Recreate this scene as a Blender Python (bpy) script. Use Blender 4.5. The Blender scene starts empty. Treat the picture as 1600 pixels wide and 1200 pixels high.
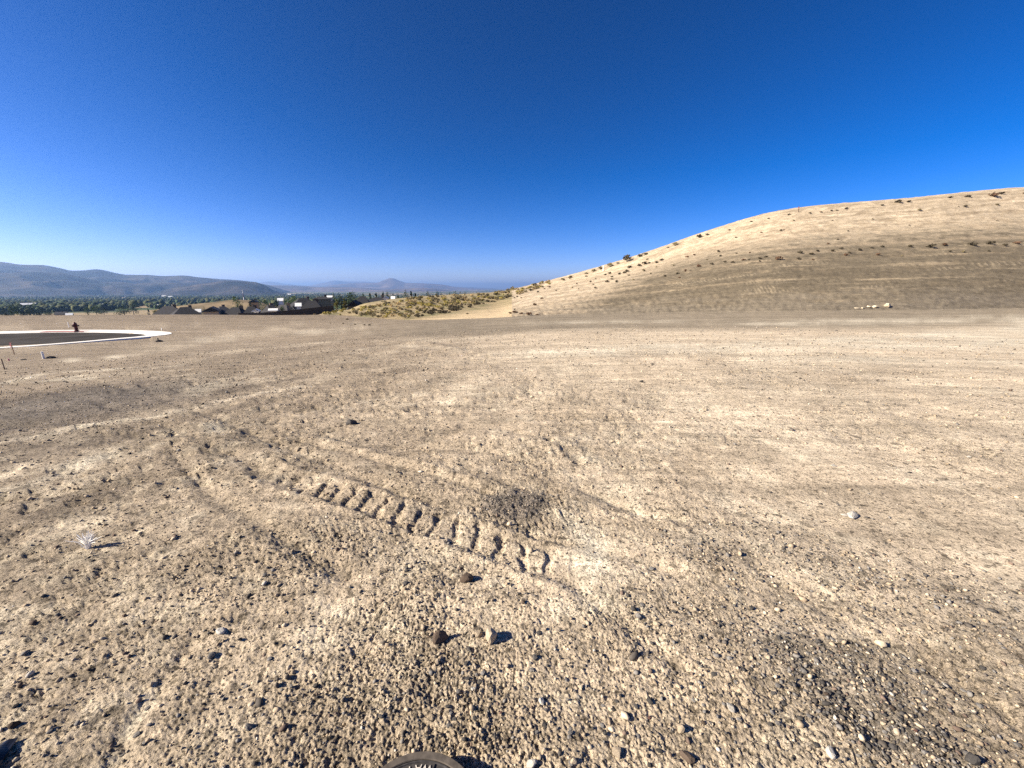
import bpy, math, random
import numpy as np
from mathutils import Vector

SC = bpy.context.scene
COL = SC.collection
random.seed(7)
RNG = np.random.default_rng(11)

# ------------------------------------------------------------------ camera, sky, sun, exposure
H = 1.6                                   # eye height
PITCH = math.radians(14.0)
F = 601.0                                 # focal length in pixels of a 1600 px wide frame
CP, SP = math.cos(PITCH), math.sin(PITCH)
cam_d = bpy.data.cameras.new('camera')
cam_d.sensor_width = 36.0
cam_d.lens = 36.0 * F / 1600.0
cam_d.clip_start = 0.05
cam_d.clip_end = 80000.0
cam = bpy.data.objects.new('camera', cam_d)
COL.objects.link(cam)
cam.location = (0, 0, H)
cam.rotation_euler = (math.pi / 2 - PITCH, 0, 0)
SC.camera = cam

SUN_ELEV = math.radians(30.0)
SUN_FROM = math.radians(180 + 15)         # compass of the sun in the XY plane, from +X, counter-clockwise
sdir = Vector((math.cos(SUN_FROM) * math.cos(SUN_ELEV), math.sin(SUN_FROM) * math.cos(SUN_ELEV), math.sin(SUN_ELEV)))

world = bpy.data.worlds.new('World')
SC.world = world
world.use_nodes = True
wn, wl = world.node_tree.nodes, world.node_tree.links
wn.clear()
sky = wn.new('ShaderNodeTexSky')
sky.sky_type = 'NISHITA'
sky.sun_disc = False
sky.sun_elevation = SUN_ELEV
sky.sun_rotation = math.atan2(sdir.x, sdir.y)
sky.altitude = 900
sky.air_density = 0.6
sky.dust_density = 1.0
sky.ozone_density = 1.0
bg = wn.new('ShaderNodeBackground')
bg.inputs['Strength'].default_value = 0.05
wo = wn.new('ShaderNodeOutputWorld')
# the camera's own rendering of the whole sky: more contrast and saturation, everywhere alike
gm = wn.new('ShaderNodeGamma'); gm.inputs['Gamma'].default_value = 1.4
hs = wn.new('ShaderNodeHueSaturation'); hs.inputs['Saturation'].default_value = 1.29; hs.inputs['Value'].default_value = 1.0
wl.new(sky.outputs[0], gm.inputs['Color']); wl.new(gm.outputs[0], hs.inputs['Color'])
tn = wn.new('ShaderNodeVectorMath'); tn.operation = 'MULTIPLY'; tn.inputs[1].default_value = (0.89, 0.69, 0.82)
wl.new(hs.outputs[0], tn.inputs[0]); wl.new(tn.outputs[0], bg.inputs['Color'])
wl.new(bg.outputs[0], wo.inputs['Surface'])

sl = bpy.data.lights.new('sun', 'SUN')
sl.energy = 5.0
sl.angle = math.radians(0.53)
sl.color = (1.0, 0.91, 0.75)
sun = bpy.data.objects.new('sun', sl)
COL.objects.link(sun)
sun.rotation_euler = sdir.to_track_quat('Z', 'Y').to_euler()

SC.view_settings.view_transform = 'Standard'
SC.view_settings.look = 'None'
SC.view_settings.exposure = 1.25
SC.view_settings.gamma = 1.0
SC.cycles.use_denoising = False
SC.cycles.use_adaptive_sampling = False
SC.render.filter_size = 1.2
SC.cycles.volume_bounces = 0
SC.cycles.max_bounces = 6
SC.cycles.transparent_max_bounces = 8

# ------------------------------------------------------------------ geometry of the view (used to survey the place)
def D_of(f0, py):
    """drop per metre of ground distance along a heading whose cosine is f0, at picture row py"""
    k = (py - 600.0) / F
    return f0 * (SP + k * CP) / (CP - k * SP)
def heading(px, py=450.0):
    k = (py - 600.0) / F
    return math.atan2((px - 800.0) / F, CP - k * SP)
def at(px, py, r):
    """point seen at px,py, at ground distance r"""
    a = heading(px, py)
    return Vector((r * math.sin(a), r * math.cos(a), H - D_of(math.cos(a), py) * r))
def project(x, y, z):
    d = H - z
    zc = y * CP + d * SP
    yc = -y * SP + d * CP
    zc = np.where(np.abs(zc) < 1e-6, 1e-6, zc)
    return 800 + F * x / zc, 600 + F * yc / zc, zc
def depth(p):
    return p[1] * CP + (H - p[2]) * SP

# ------------------------------------------------------------------ noise
from concurrent.futures import ThreadPoolExecutor
_pool = ThreadPoolExecutor(4)
def chunked(fn):
    """run a point-wise function over big arrays in cache-sized pieces, on all cores"""
    def run(x, y, *a):
        x, y = np.broadcast_arrays(np.asarray(x), np.asarray(y))
        if x.size < 20000: return fn(x, y, *a)
        xf, yf = x.ravel(), y.ravel(); out = np.empty(xf.shape, np.float32)
        n = 16384
        def job(i): out[i:i + n] = fn(xf[i:i + n], yf[i:i + n], *a)
        list(_pool.map(job, range(0, len(xf), n)))
        return out.reshape(x.shape)
    return run
def _hash(ix, iy, seed):
    h = ix.astype(np.int32).view(np.uint32) * np.uint32(374761393) + iy.astype(np.int32).view(np.uint32) * np.uint32(668265263) + np.uint32((seed * 974711) & 0xFFFFFFFF)
    h = (h ^ (h >> np.uint32(13))) * np.uint32(1274126177)
    h = (h ^ (h >> np.uint32(16))) * np.uint32(2246822519)
    return ((h ^ (h >> np.uint32(15))) & np.uint32(0xFFFFFF)) / float(0xFFFFFF)
@chunked
def vnoise(x, y, seed=0):
    ix, iy = np.floor(x), np.floor(y)
    fx, fy = x - ix, y - iy
    ux = fx * fx * fx * (fx * (fx * 6 - 15) + 10)
    uy = fy * fy * fy * (fy * (fy * 6 - 15) + 10)
    ix, iy = ix.astype(np.int32), iy.astype(np.int32)
    def g(dx, dy):
        a = (_hash(ix + dx, iy + dy, seed) * (2 * math.pi)).astype(np.float32)
        return np.cos(a) * (fx - dx) + np.sin(a) * (fy - dy)
    g00, g01 = g(0, 0), g(0, 1)
    a = g00 + ux * (g(1, 0) - g00)
    b = g01 + ux * (g(1, 1) - g01)
    return (a + uy * (b - a)) * 1.4
def fbm(x, y, seed=0, n=4, gain=0.5):
    s, a, t = 0.0, 1.0, 0.0
    for i in range(n):
        s = s + a * vnoise(x, y, seed + i * 17)
        t += a
        a *= gain
        x, y = x * 2.03 + 13.1, y * 2.03 + 7.7
    return s / t
@chunked
def cells(x, y, seed=0):
    """bumps: one random hemispherical lump per cell, of random size"""
    ix, iy = np.floor(x).astype(np.int32), np.floor(y).astype(np.int32)
    out = np.zeros(x.shape)
    for dx in (-1, 0, 1):
        for dy in (-1, 0, 1):
            cx, cy = ix + dx, iy + dy
            px = cx + _hash(cx, cy, seed)
            py = cy + _hash(cx, cy, seed + 1)
            rr = 0.25 + 0.55 * _hash(cx, cy, seed + 2)
            d2 = ((x - px) ** 2 + (y - py) ** 2) / (rr * rr)
            out = np.maximum(out, np.sqrt(np.clip(1 - d2, 0, 1)) * rr)
    return out
def sstep(e0, e1, x):
    t = np.clip((x - e0) / (e1 - e0), 0, 1)
    if isinstance(t, np.ndarray) and t.dtype == np.float64: t = t.astype(np.float32)
    return t * t * (3 - 2 * t)
def pchip(xk, yk, x):
    """monotone cubic; yk may be (n,) or (n, m)"""
    xk = np.asarray(xk, float); yk = np.asarray(yk, float)
    h = np.diff(xk)
    hs = h.reshape((-1,) + (1,) * (yk.ndim - 1))
    d = np.diff(yk, axis=0) / hs
    m = np.zeros_like(yk)
    w1 = 2 * hs[1:] + hs[:-1]; w2 = hs[1:] + 2 * hs[:-1]
    same = d[:-1] * d[1:] > 0
    with np.errstate(divide='ignore', invalid='ignore'):
        hm = (w1 + w2) / (w1 / d[:-1] + w2 / d[1:])
    m[1:-1] = np.where(same, np.nan_to_num(hm), 0)
    m[0] = d[0]; m[-1] = d[-1]
    i = np.clip(np.searchsorted(xk, x) - 1, 0, len(xk) - 2)
    t = ((x - xk[i]) / h[i]).reshape((-1,) + (1,) * (yk.ndim - 1))
    hh = h[i].reshape(t.shape)
    return ((1 + 2 * t) * (1 - t) ** 2) * yk[i] + t * (1 - t) ** 2 * hh * m[i] + t * t * (3 - 2 * t) * yk[i + 1] + t * t * (t - 1) * hh * m[i + 1]

# ------------------------------------------------------------------ object and material helpers
def tag(o, label=None, cat=None, group=None, kind=None):
    if label: o['label'] = label
    if cat: o['category'] = cat
    if group: o['group'] = group
    if kind: o['kind'] = kind
    return o
def np_mesh(name, verts, faces, smooth=False):
    """verts (n,3); faces (m,k) all of k corners"""
    me = bpy.data.meshes.new(name)
    verts = np.ascontiguousarray(verts, np.float32); faces = np.ascontiguousarray(faces, np.int32)
    me.vertices.add(len(verts)); me.vertices.foreach_set('co', verts.ravel())
    m, k = faces.shape
    me.loops.add(m * k); me.loops.foreach_set('vertex_index', faces.ravel())
    me.polygons.add(m)
    me.polygons.foreach_set('loop_start', np.arange(0, m * k, k, dtype=np.int32))
    me.update(calc_edges=True)
    if smooth:
        me.polygons.foreach_set('use_smooth', np.ones(m, bool))
    return me
def py_mesh(name, verts, faces, smooth=False):
    me = bpy.data.meshes.new(name)
    me.from_pydata([tuple(v) for v in verts], [], faces)
    me.update()
    if smooth:
        for p in me.polygons: p.use_smooth = True
    return me
def obj(name, me, mat=None, parent=None, loc=None):
    o = bpy.data.objects.new(name, me)
    COL.objects.link(o)
    if mat is not None and me is not None and len(me.materials) == 0:
        me.materials.append(mat)
    if parent is not None: o.parent = parent
    if loc is not None: o.location = loc
    return o
def empty(name, loc=(0, 0, 0), rz=0.0, scale=None):
    o = bpy.data.objects.new(name, None)
    COL.objects.link(o)
    o.location = loc; o.rotation_euler = (0, 0, rz)
    if scale is not None: o.scale = scale
    o.empty_display_size = 0.2
    return o
def point_color(me, name, rgb):
    a = me.attributes.new(name, 'FLOAT_COLOR', 'POINT')
    n = len(me.vertices)
    c = np.ones((n, 4), np.float32); c[:, :3] = rgb
    a.data.foreach_set('color', c.ravel())

class MB:
    """collects simple solids into one mesh"""
    def __init__(s): s.v, s.f = [], []
    def add(s, vs, fs):
        n = len(s.v); s.v += [tuple(v) for v in vs]; s.f += [tuple(i + n for i in f) for f in fs]; return s
    def box(s, c, d, taper=1.0):
        x, y, z = c; a, b, h = d[0] / 2, d[1] / 2, d[2] / 2
        t = taper
        vs = [(x - a, y - b, z - h), (x + a, y - b, z - h), (x + a, y + b, z - h), (x - a, y + b, z - h),
              (x - a * t, y - b * t, z + h), (x + a * t, y - b * t, z + h), (x + a * t, y + b * t, z + h), (x - a * t, y + b * t, z + h)]
        return s.add(vs, [(3, 2, 1, 0), (4, 5, 6, 7), (0, 1, 5, 4), (1, 2, 6, 5), (2, 3, 7, 6), (3, 0, 4, 7)])
    def tube(s, pts, radii, n=8, cap=True):
        pts = [Vector(p) for p in pts]
        vs, fs = [], []
        for i, p in enumerate(pts):
            d = (pts[min(i + 1, len(pts) - 1)] - pts[max(i - 1, 0)]).normalized()
            u = d.cross(Vector((0, 0, 1)) if abs(d.z) < 0.9 else Vector((1, 0, 0))).normalized(); w = d.cross(u)
            for k in range(n):
                a = 2 * math.pi * k / n
                vs.append(p + (u * math.cos(a) + w * math.sin(a)) * radii[i])
        for i in range(len(pts) - 1):
            for k in range(n):
                fs.append((i * n + k, i * n + (k + 1) % n, (i + 1) * n + (k + 1) % n, (i + 1) * n + k))
        if cap:
            fs.append(tuple(range(n))); fs.append(tuple((len(pts) - 1) * n + k for k in range(n - 1, -1, -1)))
        return s.add(vs, fs)
    def lathe(s, prof, n=24, c=(0, 0, 0)):
        vs, fs = [], []
        for r, z in prof:
            for k in range(n):
                a = 2 * math.pi * k / n
                vs.append((c[0] + r * math.cos(a), c[1] + r * math.sin(a), c[2] + z))
        for i in range(len(prof) - 1):
            for k in range(n):
                fs.append((i * n + k, i * n + (k + 1) % n, (i + 1) * n + (k + 1) % n, (i + 1) * n + k))
        if prof[-1][0] > 1e-4: fs.append(tuple((len(prof) - 1) * n + k for k in range(n)))
        return s.add(vs, fs)
    def mesh(s, name, smooth=False): return py_mesh(name, s.v, s.f, smooth)
    def build(s, name, mat, parent=None, loc=None, smooth=False): return obj(name, s.mesh(name, smooth), mat, parent, loc)

def mat_basic(name, rgb, rough=0.9, spec=0.2, var=0.0, scale=5.0, bump=0.0, metal=0.0, rand=0.0, detail=4.0):
    m = bpy.data.materials.new(name); m.use_nodes = True
    nt = m.node_tree; b = nt.nodes['Principled BSDF']
    b.inputs['Roughness'].default_value = rough
    b.inputs['Specular IOR Level'].default_value = spec
    b.inputs['Metallic'].default_value = metal
    b.inputs['Base Color'].default_value = (*rgb, 1)
    src = None
    if var > 0 or bump > 0:
        tc = nt.nodes.new('ShaderNodeTexCoord')
        nz = nt.nodes.new('ShaderNodeTexNoise'); nz.inputs['Scale'].default_value = scale; nz.inputs['Detail'].default_value = detail
        nt.links.new(tc.outputs['Object'], nz.inputs['Vector'])
        if var > 0:
            mr = nt.nodes.new('ShaderNodeMapRange')
            mr.inputs[1].default_value = 0.3; mr.inputs[2].default_value = 0.7
            mr.inputs[3].default_value = 1 - var; mr.inputs[4].default_value = 1 + var
            nt.links.new(nz.outputs['Fac'], mr.inputs[0])
            mx = nt.nodes.new('ShaderNodeVectorMath'); mx.operation = 'SCALE'
            mx.inputs[0].default_value = rgb
            nt.links.new(mr.outputs[0], mx.inputs['Scale'])
            src = mx.outputs[0]
        if bump > 0:
            bp = nt.nodes.new('ShaderNodeBump'); bp.inputs['Strength'].default_value = 0.6; bp.inputs['Distance'].default_value = bump
            nt.links.new(nz.outputs['Fac'], bp.inputs['Height']); nt.links.new(bp.outputs[0], b.inputs['Normal'])
    if rand > 0:
        oi = nt.nodes.new('ShaderNodeObjectInfo')
        mr2 = nt.nodes.new('ShaderNodeMapRange'); mr2.inputs[3].default_value = 1 - rand; mr2.inputs[4].default_value = 1 + rand
        nt.links.new(oi.outputs['Random'], mr2.inputs[0])
        mx2 = nt.nodes.new('ShaderNodeVectorMath'); mx2.operation = 'SCALE'
        if src: nt.links.new(src, mx2.inputs[0])
        else: mx2.inputs[0].default_value = rgb
        nt.links.new(mr2.outputs[0], mx2.inputs['Scale'])
        src = mx2.outputs[0]
    if src: nt.links.new(src, b.inputs['Base Color'])
    return m
def mat_attr(name, attr='tint', rough=0.95, spec=0.1, layers=((40.0, 0.2), (6.0, 0.12)), bumps=(), specks=(), rough_attr=None, streak=()):
    """colour from a point attribute, multiplied by noise layers of real-world size, fine bump relief"""
    m = bpy.data.materials.new(name); m.use_nodes = True
    nt = m.node_tree; b = nt.nodes['Principled BSDF']
    b.inputs['Roughness'].default_value = rough
    b.inputs['Specular IOR Level'].default_value = spec
    at_ = nt.nodes.new('ShaderNodeAttribute'); at_.attribute_name = attr
    src = at_.outputs['Color']
    tc = nt.nodes.new('ShaderNodeTexCoord')
    for sc_, amp in layers:
        nz = nt.nodes.new('ShaderNodeTexNoise'); nz.inputs['Scale'].default_value = sc_; nz.inputs['Detail'].default_value = 5
        nz.inputs['Roughness'].default_value = 0.65
        nt.links.new(tc.outputs['Object'], nz.inputs['Vector'])
        mr = nt.nodes.new('ShaderNodeMapRange'); mr.inputs[1].default_value = 0.3; mr.inputs[2].default_value = 0.7
        mr.inputs[3].default_value = 1 - amp; mr.inputs[4].default_value = 1 + amp
        nt.links.new(nz.outputs['Fac'], mr.inputs[0])
        mx = nt.nodes.new('ShaderNodeVectorMath'); mx.operation = 'SCALE'
        nt.links.new(src, mx.inputs[0]); nt.links.new(mr.outputs[0], mx.inputs['Scale'])
        src = mx.outputs[0]
    for sc_, amp in streak:                    # drag marks of the grading blade
        mp = nt.nodes.new('ShaderNodeMapping'); mp.inputs['Rotation'].default_value = (0, 0, math.radians(-24)); mp.inputs['Scale'].default_value = (0.07, 1.0, 1.0)
        nt.links.new(tc.outputs['Object'], mp.inputs['Vector'])
        nz = nt.nodes.new('ShaderNodeTexNoise'); nz.inputs['Scale'].default_value = sc_; nz.inputs['Detail'].default_value = 6; nz.inputs['Roughness'].default_value = 0.7
        nt.links.new(mp.outputs[0], nz.inputs['Vector'])
        mr = nt.nodes.new('ShaderNodeMapRange'); mr.inputs[1].default_value = 0.3; mr.inputs[2].default_value = 0.7
        mr.inputs[3].default_value = 1 - amp; mr.inputs[4].default_value = 1 + amp
        nt.links.new(nz.outputs['Fac'], mr.inputs[0])
        mx = nt.nodes.new('ShaderNodeVectorMath'); mx.operation = 'SCALE'
        nt.links.new(src, mx.inputs[0]); nt.links.new(mr.outputs[0], mx.inputs['Scale'])
        src = mx.outputs[0]
    for sc_, th, amt in specks:                  # dark specks that paint in the crust's fine self-shadow
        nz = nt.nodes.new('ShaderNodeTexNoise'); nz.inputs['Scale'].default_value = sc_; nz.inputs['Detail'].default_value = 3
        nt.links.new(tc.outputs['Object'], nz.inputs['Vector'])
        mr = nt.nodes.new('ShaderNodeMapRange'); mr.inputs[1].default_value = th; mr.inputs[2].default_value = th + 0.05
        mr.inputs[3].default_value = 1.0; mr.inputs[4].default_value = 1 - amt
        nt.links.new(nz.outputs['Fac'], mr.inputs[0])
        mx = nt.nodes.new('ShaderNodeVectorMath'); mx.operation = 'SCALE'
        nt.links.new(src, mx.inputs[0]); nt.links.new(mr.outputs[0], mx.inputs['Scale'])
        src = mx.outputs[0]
    nt.links.new(src, b.inputs['Base Color'])
    last = None
    for sc_, dist, st in bumps:
        nz = nt.nodes.new('ShaderNodeTexNoise'); nz.inputs['Scale'].default_value = sc_; nz.inputs['Detail'].default_value = 6
        nz.inputs['Roughness'].default_value = 0.7
        nt.links.new(tc.outputs['Object'], nz.inputs['Vector'])
        bp = nt.nodes.new('ShaderNodeBump'); bp.inputs['Strength'].default_value = st; bp.inputs['Distance'].default_value = dist
        nt.links.new(nz.outputs['Fac'], bp.inputs['Height'])
        if rough_attr:
            ra = nt.nodes.new('ShaderNodeAttribute'); ra.attribute_name = rough_attr
            mu = nt.nodes.new('ShaderNodeMath'); mu.operation = 'MULTIPLY'; mu.use_clamp = True; mu.inputs[1].default_value = st
            nt.links.new(ra.outputs['Fac'], mu.inputs[0]); nt.links.new(mu.outputs[0], bp.inputs['Strength'])
        if last: nt.links.new(last, bp.inputs['Normal'])
        last = bp.outputs[0]
    if last: nt.links.new(last, b.inputs['Normal'])
    return m

# ------------------------------------------------------------------ the terrain: one sheet from the camera's feet to the horizon
# survey: column (picture x) -> [edge row, edge z] then later knots (r, z) outward
def knots(px, edge_py, edge_z, rest):
    a = heading(px)
    r3 = (H - edge_z) / D_of(math.cos(a), edge_py)
    out = [(r3, edge_z)]
    for k in rest:
        if k[0] == 'v':                      # seen at row k[1], at distance k[2]
            out.append((k[2], H - D_of(math.cos(a), k[1]) * k[2]))
        elif k[0] == 'd': out.append((r3 + k[1], edge_z + k[2]))
        else: out.append((k[1], k[2]))
    return a, out
def hill(px, ey, ez, cy, cr):
    a = heading(px); c = math.cos(a)
    r3 = (H - ez) / D_of(c, ey)
    zc = H - D_of(c, cy) * cr
    rm, zm = r3 + 0.52 * (cr - r3), ez + 0.56 * (zc - ez)
    return a, [(r3, ez), (rm, zm), (cr, zc), (cr + 60, zc - 1.0), (900, zc * 0.5 - 10), (4500, -55.0), (9000, -60.0), (30000, -60.0)]
VAL = [('p', 4500, -55.0), ('p', 9000, -60.0), ('p', 30000, -60.0)]
LEFT = [('d', 28, -3.2), ('p', 200, -12.0), ('p', 330, -19.0), ('p', 900, -29.0)] + VAL
S = [
    knots(-2500, 498, -2.2, LEFT),
    knots(-500, 494, -2.2, LEFT),
    knots(0, 493, -2.2, LEFT),
    knots(150, 492, -2.2, LEFT),
    knots(300, 491.5, -2.2, LEFT),
    knots(430, 492.5, -2.1, LEFT),
    knots(510, 492, -2.0, [('v', 488, 72), ('p', 130, -6.5), ('p', 330, -18.0), ('p', 900, -29.0)] + VAL),
    knots(570, 496, -1.9, [('v', 484, 66), ('v', 473.5, 88), ('p', 330, -16.0), ('p', 900, -29.0)] + VAL),
    knots(640, 500, -1.7, [('v', 482, 62), ('v', 464.5, 98), ('p', 330, -14.0), ('p', 900, -29.0)] + VAL),
    knots(700, 499, -1.6, [('v', 479, 66), ('v', 460.5, 108), ('p', 330, -12.0), ('p', 900, -28.0)] + VAL),
    knots(765, 497, -1.5, [('v', 476, 70), ('v', 457, 116), ('p', 330, -8.0), ('p', 900, -25.0)] + VAL),
    hill(850, 492, -1.3, 440.5, 118),
    hill(920, 490, -1.2, 423, 116),
    hill(1000, 489, -1.1, 400, 112),
    hill(1100, 488, -1.0, 366, 110),
    hill(1200, 487, -0.9, 338.5, 112),
    hill(1400, 485, -0.8, 318.5, 126),
    hill(1600, 482, -0.8, 300.5, 146),
    hill(2300, 476, -0.8, 262, 190),
]
def back(deg): return math.radians(deg), [(80, 0.0), (110, 2.0), (150, 4.0), (210, 5.0), (900, -8.0), (4500, -50.0), (9000, -60.0), (30000, -60.0)]
S = [back(-180), back(-130), back(-100)] + S + [back(110), back(140), back(180)]
KA = np.array([s[0] for s in S]); KR = np.array([[k[0] for k in s[1]] for s in S]); KZ = np.array([[k[1] for k in s[1]] for s in S])

U = math.asinh(math.tan(math.radians(66)))
NC = 1080
az_in = np.arctan(np.sinh(np.linspace(-U, U, NC)))
az = np.concatenate([np.linspace(-math.pi, -math.radians(66), 60)[:-1], az_in, np.linspace(math.radians(66), math.pi, 60)[1:]])
NA = len(az)
LR = pchip(KA, np.log(KR), az); R3 = np.exp(LR); Z3 = pchip(KA, KZ, az)      # (NA, 8)
RN = 0.72
NL = 510
t_l = np.linspace(0, 1, NL)
r_l = 1.0 / ((1 - t_l)[:, None] / RN + t_l[:, None] / R3[:, 0][None, :])     # (NL, NA)
def lot_z(r, z3):
    s = np.clip(r / 36.0, 0, 1)
    return z3 * s * s * (3 - 2 * s)
z_l = lot_z(r_l, Z3[:, 0][None, :])
vk = np.array([0, 95, 200, 212, 236, 262, 276, 290.0])
v_o = np.arange(1, 291)
r_o = np.exp(pchip(vk, np.log(R3).T, v_o)); z_o = pchip(vk, Z3.T, v_o)
# smooth the fold at the edge of the lot a little
R = np.vstack([np.full((1, NA), 0.25), r_l, r_o]); Z = np.vstack([np.zeros((1, NA)), z_l, z_o])
NRW = R.shape[0]
EDGE = NL                                                    # row of the lot's edge
R = R.astype(np.float32); Z = Z.astype(np.float32)
X = (R * np.sin(az)[None, :]).astype(np.float32); Y = (R * np.cos(az)[None, :]).astype(np.float32)
PX, PY, PZ = project(X, Y, Z)
FRONT = (PZ > 0.3)
ZBASE = Z.copy()

def ray_ground(px, py, z=0.0):
    """where the sight line px,py meets the level z"""
    a = heading(px, py); r = (H - z) / D_of(math.cos(a), py)
    return r * math.sin(a), r * math.cos(a)
def lot_pt(px, py):
    """where the sight line meets the lot"""
    a = heading(px, py); c = math.cos(a)
    z3 = float(np.interp(a, az, Z3[:, 0])); z = 0.0
    for _ in range(30):
        r = (H - z) / D_of(c, py); z = 0.5 * z + 0.5 * float(lot_z(np.array(r), z3))
    return Vector((r * math.sin(a), r * math.cos(a), z))
def seg_dist(x, y, pts):
    """distance to a polyline and the running length at the nearest point"""
    best = np.full(x.shape, 1e9); along = np.zeros(x.shape); L = 0.0; side = np.zeros(x.shape)
    for (x0, y0), (x1, y1) in zip(pts[:-1], pts[1:]):
        dx, dy = x1 - x0, y1 - y0; l = math.hypot(dx, dy) + 1e-9
        t = np.clip(((x - x0) * dx + (y - y0) * dy) / (l * l), 0, 1)
        ex, ey = x - x0 - t * dx, y - y0 - t * dy
        d = np.hypot(ex, ey); m = d < best
        best = np.where(m, d, best); along = np.where(m, L + t * l, along)
        side = np.where(m, np.sign(dx * ey - dy * ex), side)
        L += l
    return best, along, side
def line_mask(pts, w, reach=2.6):
    """soft band along a polyline: exp(-(d/w)^2), worked out only near the line"""
    xs, ys = [p[0] for p in pts], [p[1] for p in pts]; m = w * reach
    sel = np.nonzero(((X > min(xs) - m) & (X < max(xs) + m) & (Y > min(ys) - m) & (Y < max(ys) + m)).ravel())[0]
    out = np.zeros(X.size, np.float32)
    if len(sel):
        d, _, _ = seg_dist(X.ravel()[sel], Y.ravel()[sel], pts)
        out[sel] = np.exp(-(d / w) ** 2)
    return out.reshape(X.shape)
def ell(px, py, wx, wy):
    """soft round patch of ground, surveyed by its picture centre and radii"""
    c = lot_pt(px, py); ex = lot_pt(px + wx, py); ey = lot_pt(px, py - wy)
    ra = max((ex - c).length, .05); rb = max((ey - c).length, .05)
    d = Vector((ey.x - c.x, ey.y - c.y)).normalized()
    u = (X - c.x) * d.y - (Y - c.y) * d.x; w = (X - c.x) * d.x + (Y - c.y) * d.y
    return np.exp(-((u / ra) ** 2 + (w / rb) ** 2) * 1.2)

LOT = (np.arange(NRW) <= EDGE)[:, None] * np.ones((1, NA), bool)
spac = np.maximum(R * 0.0028, 0.001)
dr = np.gradient(R, axis=0)
def fade(wl): return sstep(1.6, 3.2, wl / spac) * sstep(0.5, 1.6, wl / np.abs(dr))
def fz(wl): return sstep(0.8, 2.0, wl / np.abs(dr))
def pits(x, y, wl, seed, lo=0.05, hi=0.32):
    n = fbm(x / wl + 0.4 * vnoise(x / wl * .5, y / wl * .5, seed + 3), y / wl, seed, 2)
    return sstep(lo, hi, n)

# how rough the crust is: churned on the left and near, swept smooth on the right
n_a = fbm(X * 0.22, Y * 0.22, 3, 3); n_b = fbm(X * 0.9, Y * 0.9, 5, 3)
rough = np.clip(0.70 - 0.055 * X - 0.02 * (Y - 3) + 0.9 * n_a + 0.9 * n_b + 0.5 * fbm(X * 2.4, Y * 2.4, 7, 2), 0.10, 1.3)
smooth_spots = np.clip(sum(ell(*e) for e in [(960, 770, 70, 40), (1000, 860, 80, 30), (760, 665, 110, 22), (1250, 760, 250, 60), (1450, 800, 250, 60), (905, 880, 60, 50), (230, 1110, 30, 40), (300, 850, 30, 12), (90, 1035, 40, 16)]), 0, 1)
rough *= 1 - 0.75 * smooth_spots

h = np.zeros_like(Z)
h += 0.050 * fbm(X * 0.35, Y * 0.35, 21, 3) * sstep(0.5, 4, R)
h += 0.030 * fbm(X * 1.1, Y * 1.1, 23, 3) * (0.4 + rough) * fade(0.9)
h += 0.024 * (0.3 + 0.7 * rough) * np.abs(fbm(X * 3.2, Y * 3.2, 29, 3)) * fade(0.28)
h += 0.009 * rough * fbm(X * 13, Y * 13, 31, 2) * fade(0.08)
pres = sstep(-0.25, 0.35, fbm(X * 2.1, Y * 2.1, 37, 3) + 0.5 * (rough - 0.6))
wx = X + 0.022 * vnoise(X * 22, Y * 22, 38); wy = Y + 0.022 * vnoise(X * 22, Y * 22, 39)
NR_ = 0.6 + 0.4 * sstep(1.3, 3.2, R)
c1 = cells(wx / 0.062, wy / 0.062, 41); c2 = cells(wx / 0.026, wy / 0.026, 45)
h += NR_ * 0.006 * rough * pres * np.minimum(c1, 0.42) * fade(0.062)
h += NR_ * 0.0075 * (0.3 + rough) * (0.15 + 0.85 * pres) * np.minimum(c2, 0.5) * fade(0.026)
h += NR_ * 0.007 * (0.4 + rough) * cells(wx / 0.0135, wy / 0.0135, 43) * fade(0.0135)
h -= NR_ * 0.007 * rough * pits(X, Y, 0.060, 46, 0.16, 0.34) * fade(0.06)
h -= NR_ * 0.008 * (0.25 + rough) * pits(X, Y, 0.026, 47, 0.1, 0.32) * fade(0.026)
h += NR_ * 0.007 * (0.4 + rough) * vnoise(X / 0.012, Y / 0.012, 48) * fade(0.013)
h -= 0.022 * rough * pits(X, Y, 0.17, 50, 0.1, 0.3) * sstep(1.5, 5.0, R) * fade(0.17)
h -= 0.060 * rough * pits(X, Y, 0.45, 51, 0.15, 0.35) * sstep(6.0, 14.0, R) * fade(0.45)
h += 0.025 * rough * cells(X / 0.30, Y / 0.30, 53) * sstep(3.0, 8.0, R) * pres * fade(0.3)
h += 0.05 * rough * cells(X / 1.4, Y / 1.4, 57) * sstep(10.0, 24.0, R) * pres * fade(1.4)
lotmask = sstep(1.0, 0.9, R / R3[:, 0][None, :])
h *= np.where(LOT, 0.3 + 0.7 * lotmask, 0.3)
h = np.where(LOT, h, h * np.clip(1 - (np.arange(NRW)[:, None] - EDGE) / 200.0, 0.0, 1))

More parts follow.
